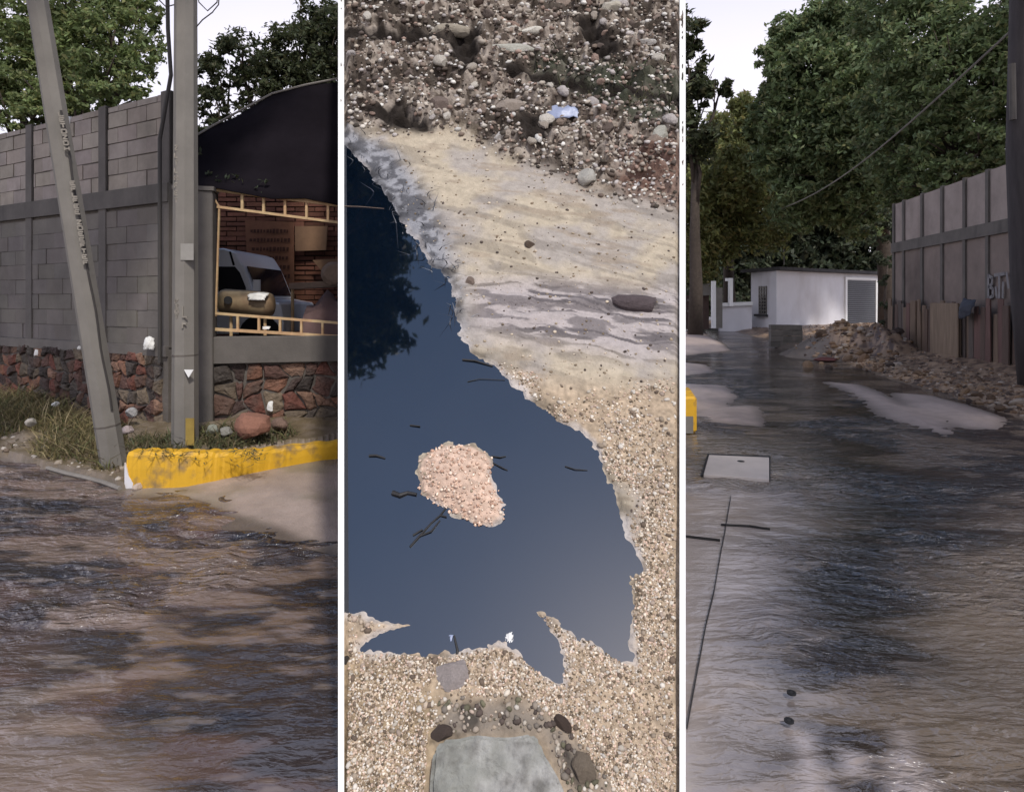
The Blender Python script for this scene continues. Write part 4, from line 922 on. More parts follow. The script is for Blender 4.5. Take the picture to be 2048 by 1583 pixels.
# boulders and litter along the left wall
def grock(px, py, w, asp, col, label, seed, z=None, name='rock', cuts=9):
    Yy = None
    g0 = G(px, py, z if z is not None else 0.0)
    me = rockcol(rockmesh(name, seed, cuts, asp, 3), col, M['rock']); o = link(name, me); r = w / 2 * g0.y / F
    o.location = g0 + Vector((0, 0, r * asp[2] * .7)); o.scale = (r,) * 3; o.rotation_euler = (0, 0, seed); return tag(o, label, 'rock')
grock(508, 872, 78, (1, .9, .8), (.27, .13, .09), 'big pinkish boulder leaning on the low stone wall', 31, .26)
grock(425, 866, 30, (1, .8, .7), (.30, .31, .26), 'pale greenish stone at the foot of the dark concrete post', 32, .26)
grock(452, 870, 34, (1, .8, .6), (.28, .27, .24), 'grey stone between the dark post and the pinkish boulder', 33, .26)
grock(560, 858, 40, (1, .8, .7), (.2, .13, .10), 'brown stone right of the pinkish boulder', 34, .26)
grock(112, 812, 16, (1, .8, .7), (.75, .74, .70), 'small white stone high on the weedy bank left of the leaning pole', 35, .33)
grock(62, 850, 24, (1, .8, .7), (.4, .37, .33), 'grey stone at the far left on the weedy bank', 36, .30)
grock(262, 832, 36, (1, .6, .6), (.36, .35, .35), 'grey chunk of rubble between the two poles', 37, .30)
grock(255, 866, 26, (1, .8, .7), (.4, .33, .32), 'small pinkish chunk between the two poles', 38, .28)
grock(278, 978, 30, (1, .6, .5), (.55, .45, .38), 'pale chunk of concrete at the left foot of the yellow kerb', 39, .0)
crumple('litter', P(72, 705, 8.2), .05, .08, Vector((0, -1, .2)), M['trash'], 40, 'scrap of pale plastic stuck on the stone wall at far left', 'litter')
crumple('litter', P(158, 695, 7.9), .04, .04, Vector((0, -1, .2)), M['trash'], 41, 'small white scrap on the wall ledge left of the leaning pole', 'litter')
crumple('litter', P(540, 812, 7.25), .07, .12, Vector((0, -1, .2)), M['trash'], 42, 'white plastic scrap stuck on the low stone wall', 'litter')
crumple('litter', P(133, 240, 7.9), .10, .10, Vector((0, -1, .2)), M['trash'], 43, 'white ball-like scrap on the wall top right of the leaning pole', 'litter')
# pale edging strip at the foot of the bank
mb = MB(); pr = [G(x, y, .02) for x, y in ((95, 933), (130, 943), (170, 952), (205, 961), (240, 974))]
mb.tube([p + Vector((0, 0, -.012)) for p in pr], .02, 6); tag(mb.build('edging_stone', M['concrete'], origin=pr[0]), 'pale half-buried edging at the foot of the weedy bank', 'edging')
# weeds on the bank
def weeds_on(poly, n, hmin, hmax, label, cols, z=None, w=.012, lean=.7):
    x0, x1 = min(p[0] for p in poly), max(p[0] for p in poly); y0, y1 = min(p[1] for p in poly), max(p[1] for p in poly)
    px = rng.uniform(x0, x1, n * 3); py = rng.uniform(y0, y1, n * 3); k = psd(px, py, poly) > 0; px, py = px[k][:n], py[k][:n]
    Yy = EYE * F / (py - HY); X = (px - CX) / F * Yy
    keep = fbm(X * 2.2, Yy * 2.2, 401, 3) > (.30 if 'foot' in label else .42); X, Yy = X[keep], Yy[keep]
    H = road_height(X[None], Yy[None])[0]
    c = np.array(cols)[rng.randint(0, len(cols), len(X))] * (.7 + .6 * rng.rand(len(X), 1))
    return blades('weeds', np.stack([X, Yy, H - .01], 1), hmin + (hmax - hmin) * rng.rand(len(X)) ** 2, w * (.6 + .8 * rng.rand(len(X))), c, label, lean=lean)
dryc = [(.26, .21, .10), (.18, .16, .07), (.13, .14, .06), (.32, .26, .15), (.12, .09, .05)]
weeds_on([(-200, 905), (20, 905), (100, 930), (215, 955), (245, 950), (250, 830), (150, 800), (-200, 785)], 12000, .04, .20, 'straggly olive-brown weeds over the bank left of the leaning pole', dryc)
weeds_on([(-200, 800), (-200, 872), (60, 880), (225, 905), (262, 900), (232, 866), (15, 830)], 5000, .05, .2, 'dry weeds at the foot of the tall block wall', dryc)
weeds_on([(258, 968), (400, 962), (545, 935), (600, 905), (560, 890), (258, 915)], 3000, .03, .13, 'short green-brown weeds growing behind the yellow kerb', [(.12, .12, .05), (.09, .10, .05), (.18, .14, .08)])
# leafy weeds hanging over the kerb
def kerbplant(px0, py0, n, label):
    pts, cols = [], []
    for _ in range(n):
        a_ = rnd.gauss(px0, 20); b_ = rnd.gauss(py0, 9); p = G(a_, 975); p = P(a_, b_, p.y - .03 + rnd.uniform(-.03, .1)); pts.append(tuple(p)); cols.append([(.12, .13, .06), (.17, .15, .08), (.09, .09, .05)][rnd.randrange(3)])
    blades('weeds', pts, [rnd.uniform(.02, .06) for _ in pts], [.011] * len(pts), cols, label, up=(0, -.3, -.2), lean=1.0)
kerbplant(325, 906, 120, 'small tuft of weeds drooping over the left part of the yellow kerb')
kerbplant(385, 910, 60, 'thin weeds drooping over the middle of the yellow kerb')
kerbplant(500, 904, 150, 'broad tuft of weeds drooping over the right part of the yellow kerb')
W = []; c = []
xx = rng.uniform(-400, 262, 2600); 
W, Cc, Sz = [], [], []
for k in range(1500):
    a_, b_ = rnd.uniform(-200, 262), rnd.uniform(780, 955); p = G(a_, b_, .15)
    if psd(np.array([p.x]), np.array([p.y]), bank)[0] < .02: continue
    z = rh(p.x, p.y); W.append((p.x, p.y, z)); Cc.append(rnd.choice([(.3, .25, .2), (.16, .12, .09), (.4, .36, .32), (.1, .08, .06)])); Sz.append(.01 + .035 * rnd.random() ** 3)
pebbles('rubble', W, Cc, Sz, M['gravel'], None, 'small stones and crumbs on the weedy bank by the block wall')

# ------------------------------------------------------------------ RIGHT STREET
XW = WF(Vector(P(2040, 0, 12.7)[:2]), (Vector(P(1786, 0, 18.8)[:2]) - Vector(P(2040, 0, 12.7)[:2])).normalized())
if XW.N.x > 0: XW.N = -XW.N
M['plasterR'] = mat('brown_plaster', (.20, .16, .14), .9, .25, 1.6, .4, 20, .008, stain=((.09, .07, .062), .7, (1, 1, .5), .75))
M['blockR'] = mat('brown_concrete', (.31, .26, .235), .9, .22, 2, .4, 30, .006, stain=((.16, .125, .11), 1.0, (1, 1, .3), .7))
rw = empty('block_wall', XW.p(XW.px(1900), 0), 'tall brownish concrete wall running down the right side of the street', 'wall')
a, b = XW.px(2300), XW.px(1786); za, zb_, zc = 4.42, 3.28, 3.0
a = -6.0
mb = MB(); wbox(mb, XW, a, b, zb_, za, -.18, 0); mb.build('upper_panels', M['blockR'], rw)
mb = MB(); wbox(mb, XW, a, b, -.1, zc, -.18, .004); mb.build('lower_panel', M['plasterR'], rw)
mb = MB(); wbox(mb, XW, a, b, zc, zb_, -.18, .06); mb.build('beam', M['darkconc'], rw)
for px in (1786, 1808, 1845, 1885, 1930, 1976, 2046, 2140):
    e = XW.px(px) if px > 1790 else b - .08
    mb = MB(); wbox(mb, XW, e - .09, e + .03, -.1, za + .03, -.2, .045); mb.build('column', M['darkconc'], rw)
# white writing on the wall
gf = MB()
def gl(px, py): return XW.p(XW.px(px), XW.z(px, py), .05)
def stroke(mb, pts, wd):
    for (a_, b_), (c_, d_) in zip(pts[:-1], pts[1:]):
        p, q = gl(a_, b_), gl(c_, d_); dd = (q - p).normalized(); nn = Vector((XW.N.x, XW.N.y, 0)).cross(dd).normalized() * wd
        mb.prism([p - nn - dd * wd * .6, p + nn - dd * wd * .6, q + nn + dd * wd * .6, q - nn + dd * wd * .6], Vector((XW.N.x, XW.N.y, 0)) * .006)
for s_ in ([(1982, 550), (1982, 596)], [(1982, 551), (1990, 556), (1989, 568), (1983, 573)], [(1983, 573), (1991, 577), (1991, 592), (1983, 596)], [(1995, 550), (2014, 547)], [(2004, 549), (2004, 597)], [(1997, 575), (1999, 594)], [(2012, 565), (2011, 594)], [(2019, 546), (2023, 575)]):
    stroke(gf, s_, .035)
tag(gf.build('graffiti', M['paint'], rw), 'white painted letters')
# plank and sheet fence at the wall's foot
pf = empty('plank_fence', XW.p(XW.px(1920), 0, .2), 'patchwork of reddish-brown planks and sheets leaning at the foot of the wall', 'fence')
t = XW.px(2140); tend = XW.px(1794); k = 0
while t < tend:
    wd = rnd.choice([.13, .16, .2, .25, .6 if rnd.random() < .3 else .2]); 
    col = rnd.choice([(.12, .08, .06), (.15, .105, .075), (.10, .068, .055), (.17, .12, .085), (.13, .075, .065), (.10, .08, .07)])
    hz_ = rnd.uniform(1.25, 1.65); mb = MB(); mb.box(XW.p(t + wd / 2, hz_ / 2, .16 + rnd.uniform(-.03, .05)), (wd - .015, .025, hz_), tuple(XW.U), col, jit=.012)
    mb.build('plank', M['wood'], pf); t += wd; k += 1
mb = MB(); mb.box(XW.p(XW.px(1912), .88, .26), (1.35, .03, 1.3), tuple(XW.U), (.21, .155, .11)); mb.build('panel', M['wood'], pf)
crumple('blue_tarp', XW.p(XW.px(1966), 1.42,   .34), .55, .45, Vector((XW.N.x, XW.N.y, .3)), mat('dull_blue', (.04, .045, .062), .7, .3, 5, .4, 10, .02), 51, 'dull blue cloth bundle hanging on the plank fence', 'cloth')
# dark wooden pole at the right edge
wp = empty('utility_pole', G(2048, 770, .1), 'dark wooden utility pole at the far right in front of the wall', 'utility pole')
mb = MB(); mb.tube([P(2062, 790, 10.5), P(2046, 600, 10.5), P(2034, 300, 10.5), P(2040, 0, 10.5), P(2044, -330, 10.5)], [.17, .165, .155, .145, .14], 12); mb.build('shaft', M['darkwood'], wp, smooth=True)
mb = MB(); mb.tube([P(2026, 240, 10.3), P(2024, 128, 10.3)], .05, 8); mb.build('bracket', M['darkconc'], wp)
wr = MB(); pts_ = []
for k in range(30):
    t = k / 29; p = P(1562, 418, 27).lerp(P(2024, 60, 10.5), t); p.z -= .45 * math.sin(math.pi * t); pts_.append(p)
wr.tube(pts_, .02, 5); tag(wr.build('overhead_wire', M['pole'], origin=pts_[0]), 'pale overhead wire slanting through the trees to the dark pole', 'wire')
# hut
ht = empty('hut', G(1553, 660), 'small white flat-roofed hut with a grey roller shutter at the end of the street', 'hut')
c0_ = Vector(P(1553, 0, 31)[:2]); c1_ = Vector(P(1760, 0, 36.5)[:2]); c2_ = Vector(P(1502, 0, 33.5)[:2]); c3_ = c1_ + (c2_ - c0_)
zr0, zr1 = 3.05, 3.05
HF = WF(c0_, (c1_ - c0_).normalized()); HF.N = Vector((HF.U.y, -HF.U.x)); HF.N = HF.N if HF.N.y < 0 else -HF.N
HL = WF(c2_, (c0_ - c2_).normalized()); HL.N = Vector((HL.U.y, -HL.U.x)); HL.N = HL.N if HL.N.x < 0 else -HL.N
mb = MB(); mb.prism([(*c0_, -.1), (*c1_, -.1), (*c3_, -.1), (*c2_, -.1)], (0, 0, 3.15)); mb.build('wall', M['hut'], ht)
mb = MB(); lf = (c1_ - c0_).length; ll = (c0_ - c2_).length
q = [HF.p(-.25, 3.06, .35), HF.p(lf + .2, 3.06, .35), Vector((*c3_, 3.06)) + Vector((.3, .3, 0)), Vector((*c2_, 3.06)) + Vector((-.5, .2, 0))]
mb.prism(q, (0, 0, .16)); rf = mb.build('roof', M['roof'], ht)
d0, d1 = HF.px(1692), HF.px(1749); zd = 2.75
mb = MB()
for k in range(24): wbox(mb, HF, d0, d1, .1 + k * .108, .1 + k * .108 + .09, 0.0, .05)
dr_ = mb.build('roller_shutter', M['shutter'], ht)
mb = MB(); wbox(mb, HF, d0 - .18, d0 - .01, 0, zd + .1, 0.0, .09); wbox(mb, HF, d1 + .01, d1 + .18, 0, zd + .1, 0.0, .09); wbox(mb, HF, d0 - .01, d1 + .01, zd - .03, zd + .1, 0.0, .09)
mb.build('door_frame', M['white'], ht)
w0, w1 = HL.px(1519), HL.px(1534); zw0, zw1 = HL.z(1526, 628), HL.z(1526, 572)
mb = MB(); wbox(mb, HL, w0, w1, zw0, zw1, 0, .03); wn = mb.build('window', M['glass'], ht)
mb = MB()
for k in range(9): wbox(mb, HL, w0, w1, zw0 + (zw1 - zw0) * k / 8.5, zw0 + (zw1 - zw0) * k / 8.5 + .04, .03, .06)
for k in range(4): wbox(mb, HL, w0 + (w1 - w0) * k / 3.1, w0 + (w1 - w0) * k / 3.1 + .04, zw0, zw1, .03, .055)
mb.build('grille', M['pole'], wn, origin=ht.location)
mb = MB(); wbox(mb, HL, w0 - .3, w1 + .1, zw0 - .12, zw0 - .01, 0, .16); mb.build('sill', M['roof'], ht)
mb = MB(); mb.tube([P(1568, 530, 33), P(1566, 455, 33)], .03, 6); mb.build('mast', M['pole'], ht)
# low things before the hut
bl = MB()
for r_ in range(4):
    for k in range(3):
        c = G(1552 + 19 * k, 694); bl.box(Vector((c.x, c.y, .1 + r_ * .19)) , (.42, .2, .18), None, tuple([rnd.uniform(.75, 1.1)] * 3), .01)
tag(bl.build('block_stack', M['darkconc'], origin=G(1570, 694)), 'short stack of dark concrete blocks at the hut corner', 'blocks')
lw = empty('low_wall', G(1470, 652), 'low pale plastered wall left of the hut', 'wall')
mb = MB(); mb.prism([P(1440, 610, 33), P(1504, 608, 32), P(1504, 664, 32), P(1440, 664, 33)], (0, .25, 0)); mb.build('panel', M['hut'], lw)
mb = MB(); mb.prism([P(1438, 606, 32.8), P(1506, 603, 31.8), P(1506, 610, 31.8), P(1438, 613, 32.8)], (0, .35, 0)); mb.build('coping', M['white'], lw)
gt = empty('gateway', G(1440, 658), 'white gate frame with two posts left of the hut', 'gate')
for (x, y0_, y1_, r__) in ((1427, 562, 656, .09), (1461, 556, 612, .09)):
    mb = MB(); mb.box((P(x, y0_, 31).x, 31, (P(x, y0_, 31).z + P(x, y1_, 31).z) / 2), (r__ * 2, .2, P(x, y0_, 31).z - P(x, y1_, 31).z)); mb.build('post', M['white'], gt)
mb = MB(); mb.prism([P(1452, 556, 31.02), P(1463, 556, 31.02), P(1463, 562, 31.02), P(1452, 562, 31.02)], (0, .15, 0)); mb.build('arm', M['white'], gt)
mb = MB(); mb.prism([P(1432, 575, 31.1), P(1445, 575, 31.1), P(1445, 656, 31.1), P(1432, 656, 31.1)], (0, .06, 0)); mb.build('leaf', M['pole'], gt)
bg_ = empty('wooden_shed', P(1395, 650, 33), 'low dark brown wooden shed at the left end of the street', 'shed')
mb = MB(); mb.prism([P(1300, 592, 33), P(1418, 590, 33), P(1418, 658, 33), P(1300, 660, 33)], (0, 3, 0)); M['brown'] = mat('brown_boards', (.07, .045, .038), .85, .3, 2, .5, 10, .02); mb.build('wall', M['brown'], bg_)
mb = MB(); mb.prism([P(1398, 570, 32.5), P(1420, 566, 32.5), P(1422, 590, 32.5), P(1398, 592, 32.5)], (0, 1.5, 0)); mb.build('roof_end', M['pole'], bg_)
mb = MB()
for yy in (598, 620): mb.prism([P(1375, yy, 32.9), P(1392, yy, 32.9), P(1392, yy + 4, 32.9), P(1375, yy + 4, 32.9)], (0, .05, 0))
mb.build('slats', M['pole'], bg_)
# manhole slab
mh = empty('inspection_cover', G(1472, 933), 'pale rectangular concrete inspection cover in the wet pavement', 'inspection cover')
mb = MB(); q = [G(x, y, .028) for x, y in ((1418, 909), (1538, 914), (1538, 957), (1407, 948))]; mb.prism(q, (0, 0, -.04))
M['cover'] = mat('cover_concrete', (.50, .45, .43), .8, .12, 4, .3, 40, .006); mb.build('slab', M['cover'], mh, bevel=.004)
mb = MB(); q = [G(x, y, .012) for x, y in ((1415, 907.5), (1541, 912.5), (1541, 960), (1402, 951))]; mb.prism([p_ + Vector((0, 0, .006)) for p_ in q], (0, 0, -.05)); mb.build('frame', M['debris'], mh)
mb = MB(); c = G(1482, 922, .029); mb.tube([c, c + Vector((0, 0, .002))], .035, 12); mb.build('hole', M['black'], mh)
# pavement joints
mb = MB()
def joint(pts, wd=.010):
    for (a_, b_), (c_, d_) in zip(pts[:-1], pts[1:]):
        p, q = G(a_, b_, .0), G(c_, d_, .0); dd = (q - p).normalized(); nn = Vector((-dd.y, dd.x, 0)) * wd
        p.z = rh(p.x, p.y); q.z = rh(q.x, q.y); p.z = max(p.z, .0) + .002; q.z = max(q.z, .0) + .002
        mb.prism([p - nn, p + nn, q + nn, q - nn], (0, 0, -.02))
joint([(1462, 990), (1450, 1060), (1440, 1110), (1428, 1180), (1412, 1245), (1400, 1310), (1385, 1390), (1374, 1450)], .0015)
joint([(1442, 1047), (1500, 1050), (1540, 1056)], .0025); joint([(1371, 1070), (1440, 1078)], .0025)
tag(mb.build('pavement_joint', M['debris']), kind='structure')
dl = 'one of the two small dark drain rings set in the wet pavement'
for (x, y, lab) in ((1583, 1388, 'upper of the two small dark drain rings in the wet pavement'), (1578, 1444, 'lower of the two small dark drain rings in the wet pavement')):
    t = empty('drain_ring', G(x, y, .004), lab, 'drain', 'drain rings in the pavement'); mb = MB(); V = []; R0 = .018
    for k in range(20):
        a_ = k / 20 * 6.283
        for (r__, z_) in ((R0, .0), (R0, .006), (R0 * .6, .006), (R0 * .55, 0)): V.append(t.location + Vector((math.cos(a_) * r__, math.sin(a_) * r__, z_ + .004)))
    mb.add(V, [(k * 4 + i, k * 4 + i + 1, ((k + 1) % 20) * 4 + i + 1, ((k + 1) % 20) * 4 + i) for k in range(20) for i in range(3)]); mb.build('ring', M['black'], t)
    mb = MB(); mb.tube([t.location + Vector((0, 0, .002)), t.location + Vector((0, 0, .010))], R0 * .5, 14); mb.build('cap', M['debris'], t)
# yellow kerb end on the right street
kr = empty('yellow_kerb', G(1380, 868), 'end of a yellow kerb at the left edge of the street with the hut', 'kerb')
mb = MB(); mb.prism([G(1290, 868), G(1394, 866), G(1396, 850) + Vector((0, .35, 0)), G(1290, 850) + Vector((0, .5, 0))], (0, 0, .44)); mb.build('body', M['yellow'], kr, bevel=.03)
mb = MB(); c = G(1378, 869); mb.box(c + Vector((-.03, -.012, .12)), (.15, .02, .2)); mb.build('bare_patch', M['pole'], kr)
# rubble on the heap and bank
HN = ['tan', 'dark brown', 'pale tan', 'brown', 'grey-tan', 'blackish']
heapc = [(.23, .15, .09), (.11, .07, .045), (.28, .20, .14), (.17, .105, .065), (.34, .28, .23), (.06, .042, .034)]
hb = [rockcol(rockmesh('rock', 140 + k, 10, (1, .75, .6), 2), heapc[k % 6], M['rock']) for k in range(8)]
for k in range(55):
    px = rnd.gauss(1705, 48); py = rnd.uniform(688, 735) if k % 3 else rnd.uniform(650, 700)
    p = G(px, min(max(py, 686), 745))
    z = rh(p.x, p.y); bi = rnd.randrange(8); o = link('rock', hb[bi]); s_ = .08 + .2 * rnd.random() ** 2
    o.location = (p.x, p.y, z + .02); o.scale = (s_, s_, s_); o.rotation_euler = (rnd.random(), rnd.random(), rnd.random() * 6)
    tag(o, '%s %s stone on the %s of the heap before the hut' % ('large' if s_ > .15 else 'small', HN[bi % 6], 'left flank' if px < 1680 else ('crest' if px < 1725 else 'right flank')), 'rock', 'stones of the rubble heap')
for k in range(60):
    t = rnd.random(); x = 1600 + 460 * t; y = 694 + (838 - 694) * t ** .95 - rnd.uniform(0, 1) ** 1.5 * 22 + 2
    p = G(x, y); z = rh(p.x, p.y); bi = rnd.randrange(8); o = link('rock', hb[bi]); s_ = .04 + .10 * rnd.random() ** 2
    o.location = (p.x, p.y, z + .01); o.scale = (s_, s_, s_ * .8); o.rotation_euler = (rnd.random(), rnd.random(), rnd.random() * 6)
    tag(o, '%s %s stone on the %s stretch of the muddy right bank edge' % ('large' if s_ > .08 else 'small', HN[bi % 6], 'far' if t < .33 else ('middle' if t < .66 else 'near')), 'rock', 'stones along the edge of the dirt bank')
W, Cc, Sz = [], [], []
for k in range(3600):
    t = rnd.random(); x = 1560 + 520 * t; y = 690 + (845 - 690) * t - rnd.random() ** 1.6 * 50; y = max(y, 662)
    p = G(x, y); z = rh(p.x, p.y)
    if z < .0: continue
    W.append((p.x, p.y, z)); Cc.append(rnd.choice(heapc)); Sz.append(.010 + .05 * rnd.random() ** 4)
for k in range(1800):
    x = rnd.gauss(1700, 55); y = rnd.uniform(650, 740); p = G(x, y); z = rh(p.x, p.y)
    if z < .05: continue
    W.append((p.x, p.y, z)); Cc.append(rnd.choice(heapc)); Sz.append(.02 + .1 * rnd.random() ** 3)
pebbles('rubble', W, Cc, Sz, M['gravel'], None, 'brown broken rubble strewn along the right-hand dirt bank')
mb = MB(); c = G(1648, 718, .05); 
me = rockcol(rockmesh('cloth', 300, 4, (1, .7, .4), 3, .2), (.22, .07, .07), M['cloth']); o = link('cloth', me); o.location = c; o.scale = (.32, .3, .14); o.data.materials[0] = mat('red_cloth', (.12, .045, .042), .9, .3, 5, .3, 10, .02, attr=False); tag(o, 'dull red cloth lying at the left foot of the rubble heap', 'cloth')

# ------------------------------------------------------------------ trees
def tree(name, base, clumps, leaf, nper, size, lm, label, cat='tree', trunk_r=.2, droop=0, seed=0, limbs=True, group=None, trunk_to=None, colvar=.35):
    """clumps: (centre, radii) list; leaves: small folded quads spread through each clump"""
    r = np.random.RandomState(seed); rr = random.Random(seed)
    root = empty(name, base, label, cat, group)
    Vs, Cs = [], []
    for (c, rad) in clumps:
        n = int(nper * (rad[0] * rad[1] * rad[2]) ** .55)
        # sub-clumps make light and dark tufts with gaps between
        k = max(5, n // 45)
        d = r.normal(size=(k, 3)); d /= np.linalg.norm(d, axis=1)[:, None]; d *= (.35 + .65 * r.rand(k, 1) ** .5)
        tc_ = np.array(c) + d * np.array(rad); tr_ = .16 * (np.mean(rad)) * (.6 + .9 * r.rand(k))
        tone = .75 + .5 * r.rand(k)
        idx = r.randint(0, k, n); e = r.normal(size=(n, 3)) * .62
        pos = tc_[idx] + e * tr_[idx][:, None] * np.array((1.25, 1.25, .7)); pos[:, 2] -= droop * np.abs(r.normal(size=n)) * tr_[idx]
        a = r.normal(size=(n, 3)) + np.array((0, -.2, .6)); a /= np.linalg.norm(a, axis=1)[:, None]
        b = r.normal(size=(n, 3)); b -= a * np.sum(a * b, 1)[:, None]; b /= np.linalg.norm(b, axis=1)[:, None]
        cx_ = np.cross(a, b); s = size * (.55 + .9 * r.rand(n, 1)); 
        V = np.stack([pos - b * s, pos + cx_ * s * .42 + a * s * .12, pos + b * s, pos - cx_ * s * .42 + a * s * .12], 1)
        Vs.append(V.reshape(-1, 3)); t = tone[idx][:, None] * (1 - colvar / 2 + colvar * r.rand(n, 1))
        yel = 1 + .35 * (r.rand(n, 1) ** 3)
        cc = np.concatenate([t * yel, t, t * (.85 + .3 * r.rand(n, 1))], 1); Cs.append(np.repeat(cc, 4, 0))
    V = np.concatenate(Vs) - np.array(base); n4 = len(V) // 4
    o = link('crown', mesh_raw('crown', V, np.arange(n4 * 4).reshape(-1, 4), False, np.concatenate(Cs), lm), root)
    mb = MB(); cc = Vector(np.mean([c for c, _ in clumps], 0)); top = trunk_to or (Vector(base) + (cc - Vector(base)) * .8)
    b0 = Vector(base); m1 = b0.lerp(top, .5) + Vector((rr.uniform(-.2, .2), rr.uniform(-.2, .2), 0))
    mb.tube([b0, b0.lerp(m1, .5) + Vector((.05, 0, 0)), m1, top], [trunk_r * 1.25, trunk_r, trunk_r * .8, trunk_r * .4], 10)
    if limbs:
        for (c, rad) in clumps:
            c = Vector(c); s0 = b0.lerp(top, rr.uniform(.45, .95)); mid_ = s0.lerp(c, .5) + Vector((rr.uniform(-.3, .3), rr.uniform(-.3, .3), rr.uniform(-.1, .4)))
            mb.tube([s0, mid_, c], [trunk_r * .4, trunk_r * .25, trunk_r * .08], 6)
            for _ in range(4):
                q = c + Vector((rr.uniform(-.8, .8) * rad[0], rr.uniform(-.8, .8) * rad[1], rr.uniform(-.6, .8) * rad[2])); mb.tube([mid_.lerp(c, rr.random()), q], [trunk_r * .13, trunk_r * .03], 5)
    mb.build('trunk', M['bark'], root, smooth=True)
    return root
def cl(px, py, Y, rp, ry=None, ay=None):       # clump from a picture position, radius in pixels
    r_ = rp * Y / F; c = P(px, py, Y); return (tuple(c), (r_, (ay or r_), (ry or rp) * Y / F))
tree('broadleaf_tree', (-9.5, 14, 0), [cl(60, 60, 13, 80), cl(150, 0, 13.5, 90), cl(230, 60, 13, 75), cl(120, 150, 13, 80), cl(215, 165, 12.6, 70), cl(280, 110, 13, 45), cl(30, 150, 12.8, 60), cl(-40, 60, 13.5, 120), cl(180, -90, 13.5, 110), cl(290, 30, 13.5, 35), cl(285, 200, 12.6, 30), cl(60, 235, 12.2, 40), cl(110, 80, 13.4, 70), cl(180, 90, 13.2, 70), cl(90, 205, 12.5, 50), cl(150, 220, 12.4, 40), cl(-10, 200, 12.5, 60), cl(250, 0, 13.6, 50)],
     1, 4200, .058, M['leafbright'], 'bright green leafy tree behind the block wall on the left', trunk_r=.25, seed=1)
tree('broadleaf_tree', (-5.3, 14.5, 0), [cl(430, 150, 13.5, 45), cl(480, 120, 13.5, 55), cl(540, 120, 14, 60), cl(600, 110, 14, 70), cl(660, 100, 14, 75), cl(620, 50, 14.3, 45), cl(420, 220, 13, 40), cl(500, 190, 13.5, 60), cl(670, 40, 14.3, 40), cl(580, 170, 14, 60), cl(660, 160, 14, 60), cl(425, 270, 12.5, 30), cl(720, 90, 14, 90)],
     1, 3600, .06, M['leafdark'], 'dark dense tree rising behind the black tarpaulin roof', trunk_r=.22, seed=2)
vine = [cl(408, 235, 7.5, 14), cl(402, 300, 7.4, 12), cl(415, 350, 7.4, 14), cl(440, 355, 7.3, 16), cl(475, 360, 7.3, 16), cl(520, 368, 7.3, 14)]
tree('creeper', tuple(RW.p(RW.px(400), 2.2, .0)), vine, 1, 900, .03, M['leafdeep'], 'dark creeper hanging over the gate post and tarpaulin edge', 'creeper', trunk_r=.02, seed=5, limbs=False)
# right street trees
tree('broadleaf_tree', (8.4, 29, 0), [cl(1375, 110, 28, 38), cl(1385, 190, 28, 42), cl(1410, 160, 28, 30), cl(1440, 180, 28, 26), cl(1385, 270, 28, 55), cl(1350, 60, 28, 60)],
     1, 1100, .16, M['leafdark'], 'dark tall tree at the left edge of the street with the hut', trunk_r=.3, seed=11, droop=.5)
tree('broadleaf_tree', (13, 38, 0), [cl(1400, 320, 34, 60), cl(1450, 260, 34, 50), cl(1490, 300, 34, 60), cl(1440, 380, 33, 70), cl(1400, 440, 32, 60), cl(1480, 210, 35, 25), cl(1530, 250, 34, 45), cl(1520, 350, 33, 60), cl(1380, 380, 32, 60), cl(1430, 480, 33, 50), cl(1395, 520, 33, 45), cl(1490, 225, 31, 40), cl(1505, 260, 31, 45), cl(1470, 340, 31, 60), cl(1520, 430, 32, 60)],
     1, 1700, .14, M['leafolive'], 'yellow-green willowy tree behind the gate frame', trunk_r=.35, seed=12, droop=1.2)
tree('broadleaf_tree', (17.0, 28.6, 0), [cl(1560, 130, 26, 50), cl(1600, 80, 26, 60), cl(1640, 150, 25, 80), cl(1590, 220, 26, 70), cl(1660, 260, 25, 80), cl(1700, 90, 25, 80), cl(1560, 320, 27, 60), cl(1620, 350, 26, 70), cl(1700, 350, 25, 60), cl(1680, 20, 25, 60), cl(1540, 200, 27, 35), cl(1740, 190, 24, 90), cl(1600, 420, 27, 50), cl(1530, 260, 27, 40), cl(1575, 60, 26.5, 35), cl(1650, 400, 27, 60), cl(1720, 420, 27, 60), cl(1760, 330, 25, 60), ((16.5, 27.8, 9.8), (2.6, 2.2, 1.5)), ((20, 30, 10.2), (2.6, 2.5, 1.6)), ((13.6, 26.4, 9.6), (2, 1.8, 1.3))],
     1, 2600, .12, M['leafmid'], 'large spreading green tree overhanging the street before the hut', trunk_r=.35, seed=13, trunk_to=Vector(P(1768, 250, 27.5)))
tree('broadleaf_tree', (14.5, 19, 0), [cl(1830, 80, 19, 90), cl(1900, 150, 18, 90), cl(1960, 60, 18, 90), cl(1820, 200, 19.5, 90), cl(1880, 270, 18.5, 70), cl(1780, 300, 20, 70), cl(1990, 200, 17.5, 80), cl(1860, -40, 19, 100), cl(2050, 100, 17.5, 90), cl(1970, 290, 17.2, 45), cl(1800, 380, 20, 40), cl(1770, 10, 20, 70), cl(2060, 250, 17, 60), cl(2150, 100, 17, 120), cl(1960, 325, 17.5, 42), cl(2010, 300, 17, 50), cl(1890, 345, 18, 42), cl(1840, 375, 19, 38)],
     1, 2900, .09, M['leafmid'], 'big dark green tree leaning over the right-hand wall', trunk_r=.35, seed=14)
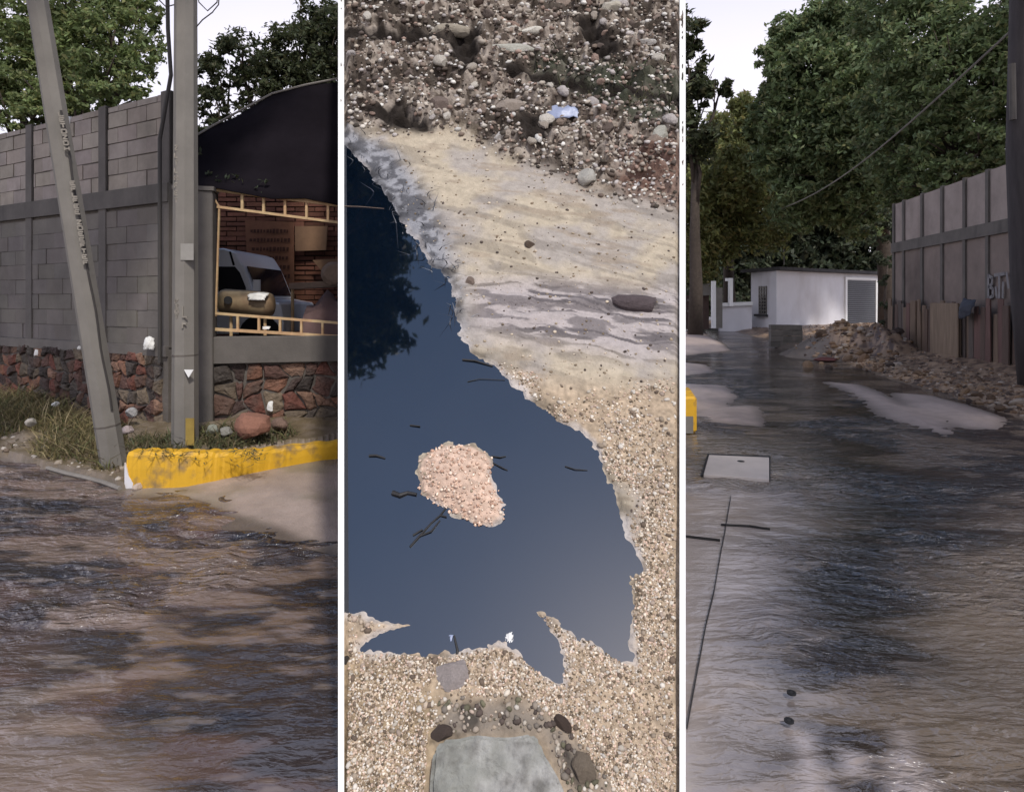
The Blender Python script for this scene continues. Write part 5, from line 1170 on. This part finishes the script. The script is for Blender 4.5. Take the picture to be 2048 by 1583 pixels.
for k, (px, Y, lab) in enumerate(((1400, 44, 'deep green tree in shade behind the wooden shed'), (1480, 45, 'deep green tree in shade behind the low pale wall'), (1570, 46, 'deep green tree in shade right behind the hut mast'), (1660, 45, 'deep green tree in shade behind the middle of the hut'), (1750, 44, 'deep green tree in shade behind the shutter end of the hut'), (1840, 42, 'deep green tree in shade at the far end of the right-hand wall'))):
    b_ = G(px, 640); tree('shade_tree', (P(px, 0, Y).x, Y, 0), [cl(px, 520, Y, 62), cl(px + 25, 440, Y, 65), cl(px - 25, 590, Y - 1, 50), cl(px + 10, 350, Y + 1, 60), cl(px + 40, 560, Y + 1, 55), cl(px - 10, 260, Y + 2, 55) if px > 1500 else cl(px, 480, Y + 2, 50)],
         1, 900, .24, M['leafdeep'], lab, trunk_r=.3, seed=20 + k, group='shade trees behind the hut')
tree('shrub', (13.6, 23, 0), [cl(1775, 560, 23, 16), cl(1772, 610, 23, 16), cl(1778, 650, 23, 14), cl(1770, 520, 23.5, 25), cl(1765, 460, 24, 35), cl(1790, 440, 24, 30)], 1, 1500, .08, M['leafdeep'], 'dark shrub between the hut and the right-hand wall', 'shrub', trunk_r=.06, seed=31, limbs=False, trunk_to=Vector(P(1776, 520, 23.2)))
# unseen trees: left one mirrors in the puddle, right two added as street shade
tree('unseen_tree', (-6.2, 1.2, 0), [((-2.8, 4.7, 8.8), (1.15, 1.8, .8)), ((-2.6, 3.4, 8.9), (.9, .9, .6)), ((-2.2, 5.2, 8.6), (.7, 1.2, .5)), ((-3.2, 3.2, 9.0), (1.1, .9, .7)), ((-3.0, 5.8, 9.1), (1.2, 1.2, .7)), ((-4.0, 4.8, 9.3), (1.5, 2.4, 1.2)), ((-5.8, 4.4, 9.8), (2.2, 2.6, 1.4)), ((-3.3, 6.6, 9.3), (1.3, 1.2, .9))],
     1, 3200, .09, M['leafdark'], 'big tree beside the photographer overhanging the left street', trunk_r=.3, seed=41)
tree('unseen_tree', (8.5, -4.5, 0), [((5.4, -3.4, 9.5), (1.6, 1.8, 1.3)), ((7.6, -2.2, 10), (2.4, 2.2, 1.6)), ((7.0, .6, 9.8), (2.0, 2, 1.4)), ((9.8, 1, 11), (3, 2.5, 2)), ((5.0, -.8, 9.6), (1.2, 1.4, .9))],
     1, 620, .14, M['leafdark'], 'unseen tree added behind the photographer to shade the right street', trunk_r=.35, seed=43)
tree('unseen_tree', (14.5, 5, 0), [((6.9, 4.4, 10), (2.2, 2.2, 1.4)), ((9, 3.2, 10.5), (2.4, 2.4, 1.6)), ((11.5, 6.7, 11), (3.2, 3, 2)), ((8.0, 7.5, 10.8), (2.4, 2.4, 1.4)), ((12.6, 2.5, 12), (3.5, 3, 2.2)), ((10.0, 11, 12), (3.2, 3, 1.8)), ((14, 11.5, 12.5), (3.2, 3, 2.4))],
     1, 620, .14, M['leafmid'], 'big unseen tree added on the right to shade the street', trunk_r=.3, seed=44)
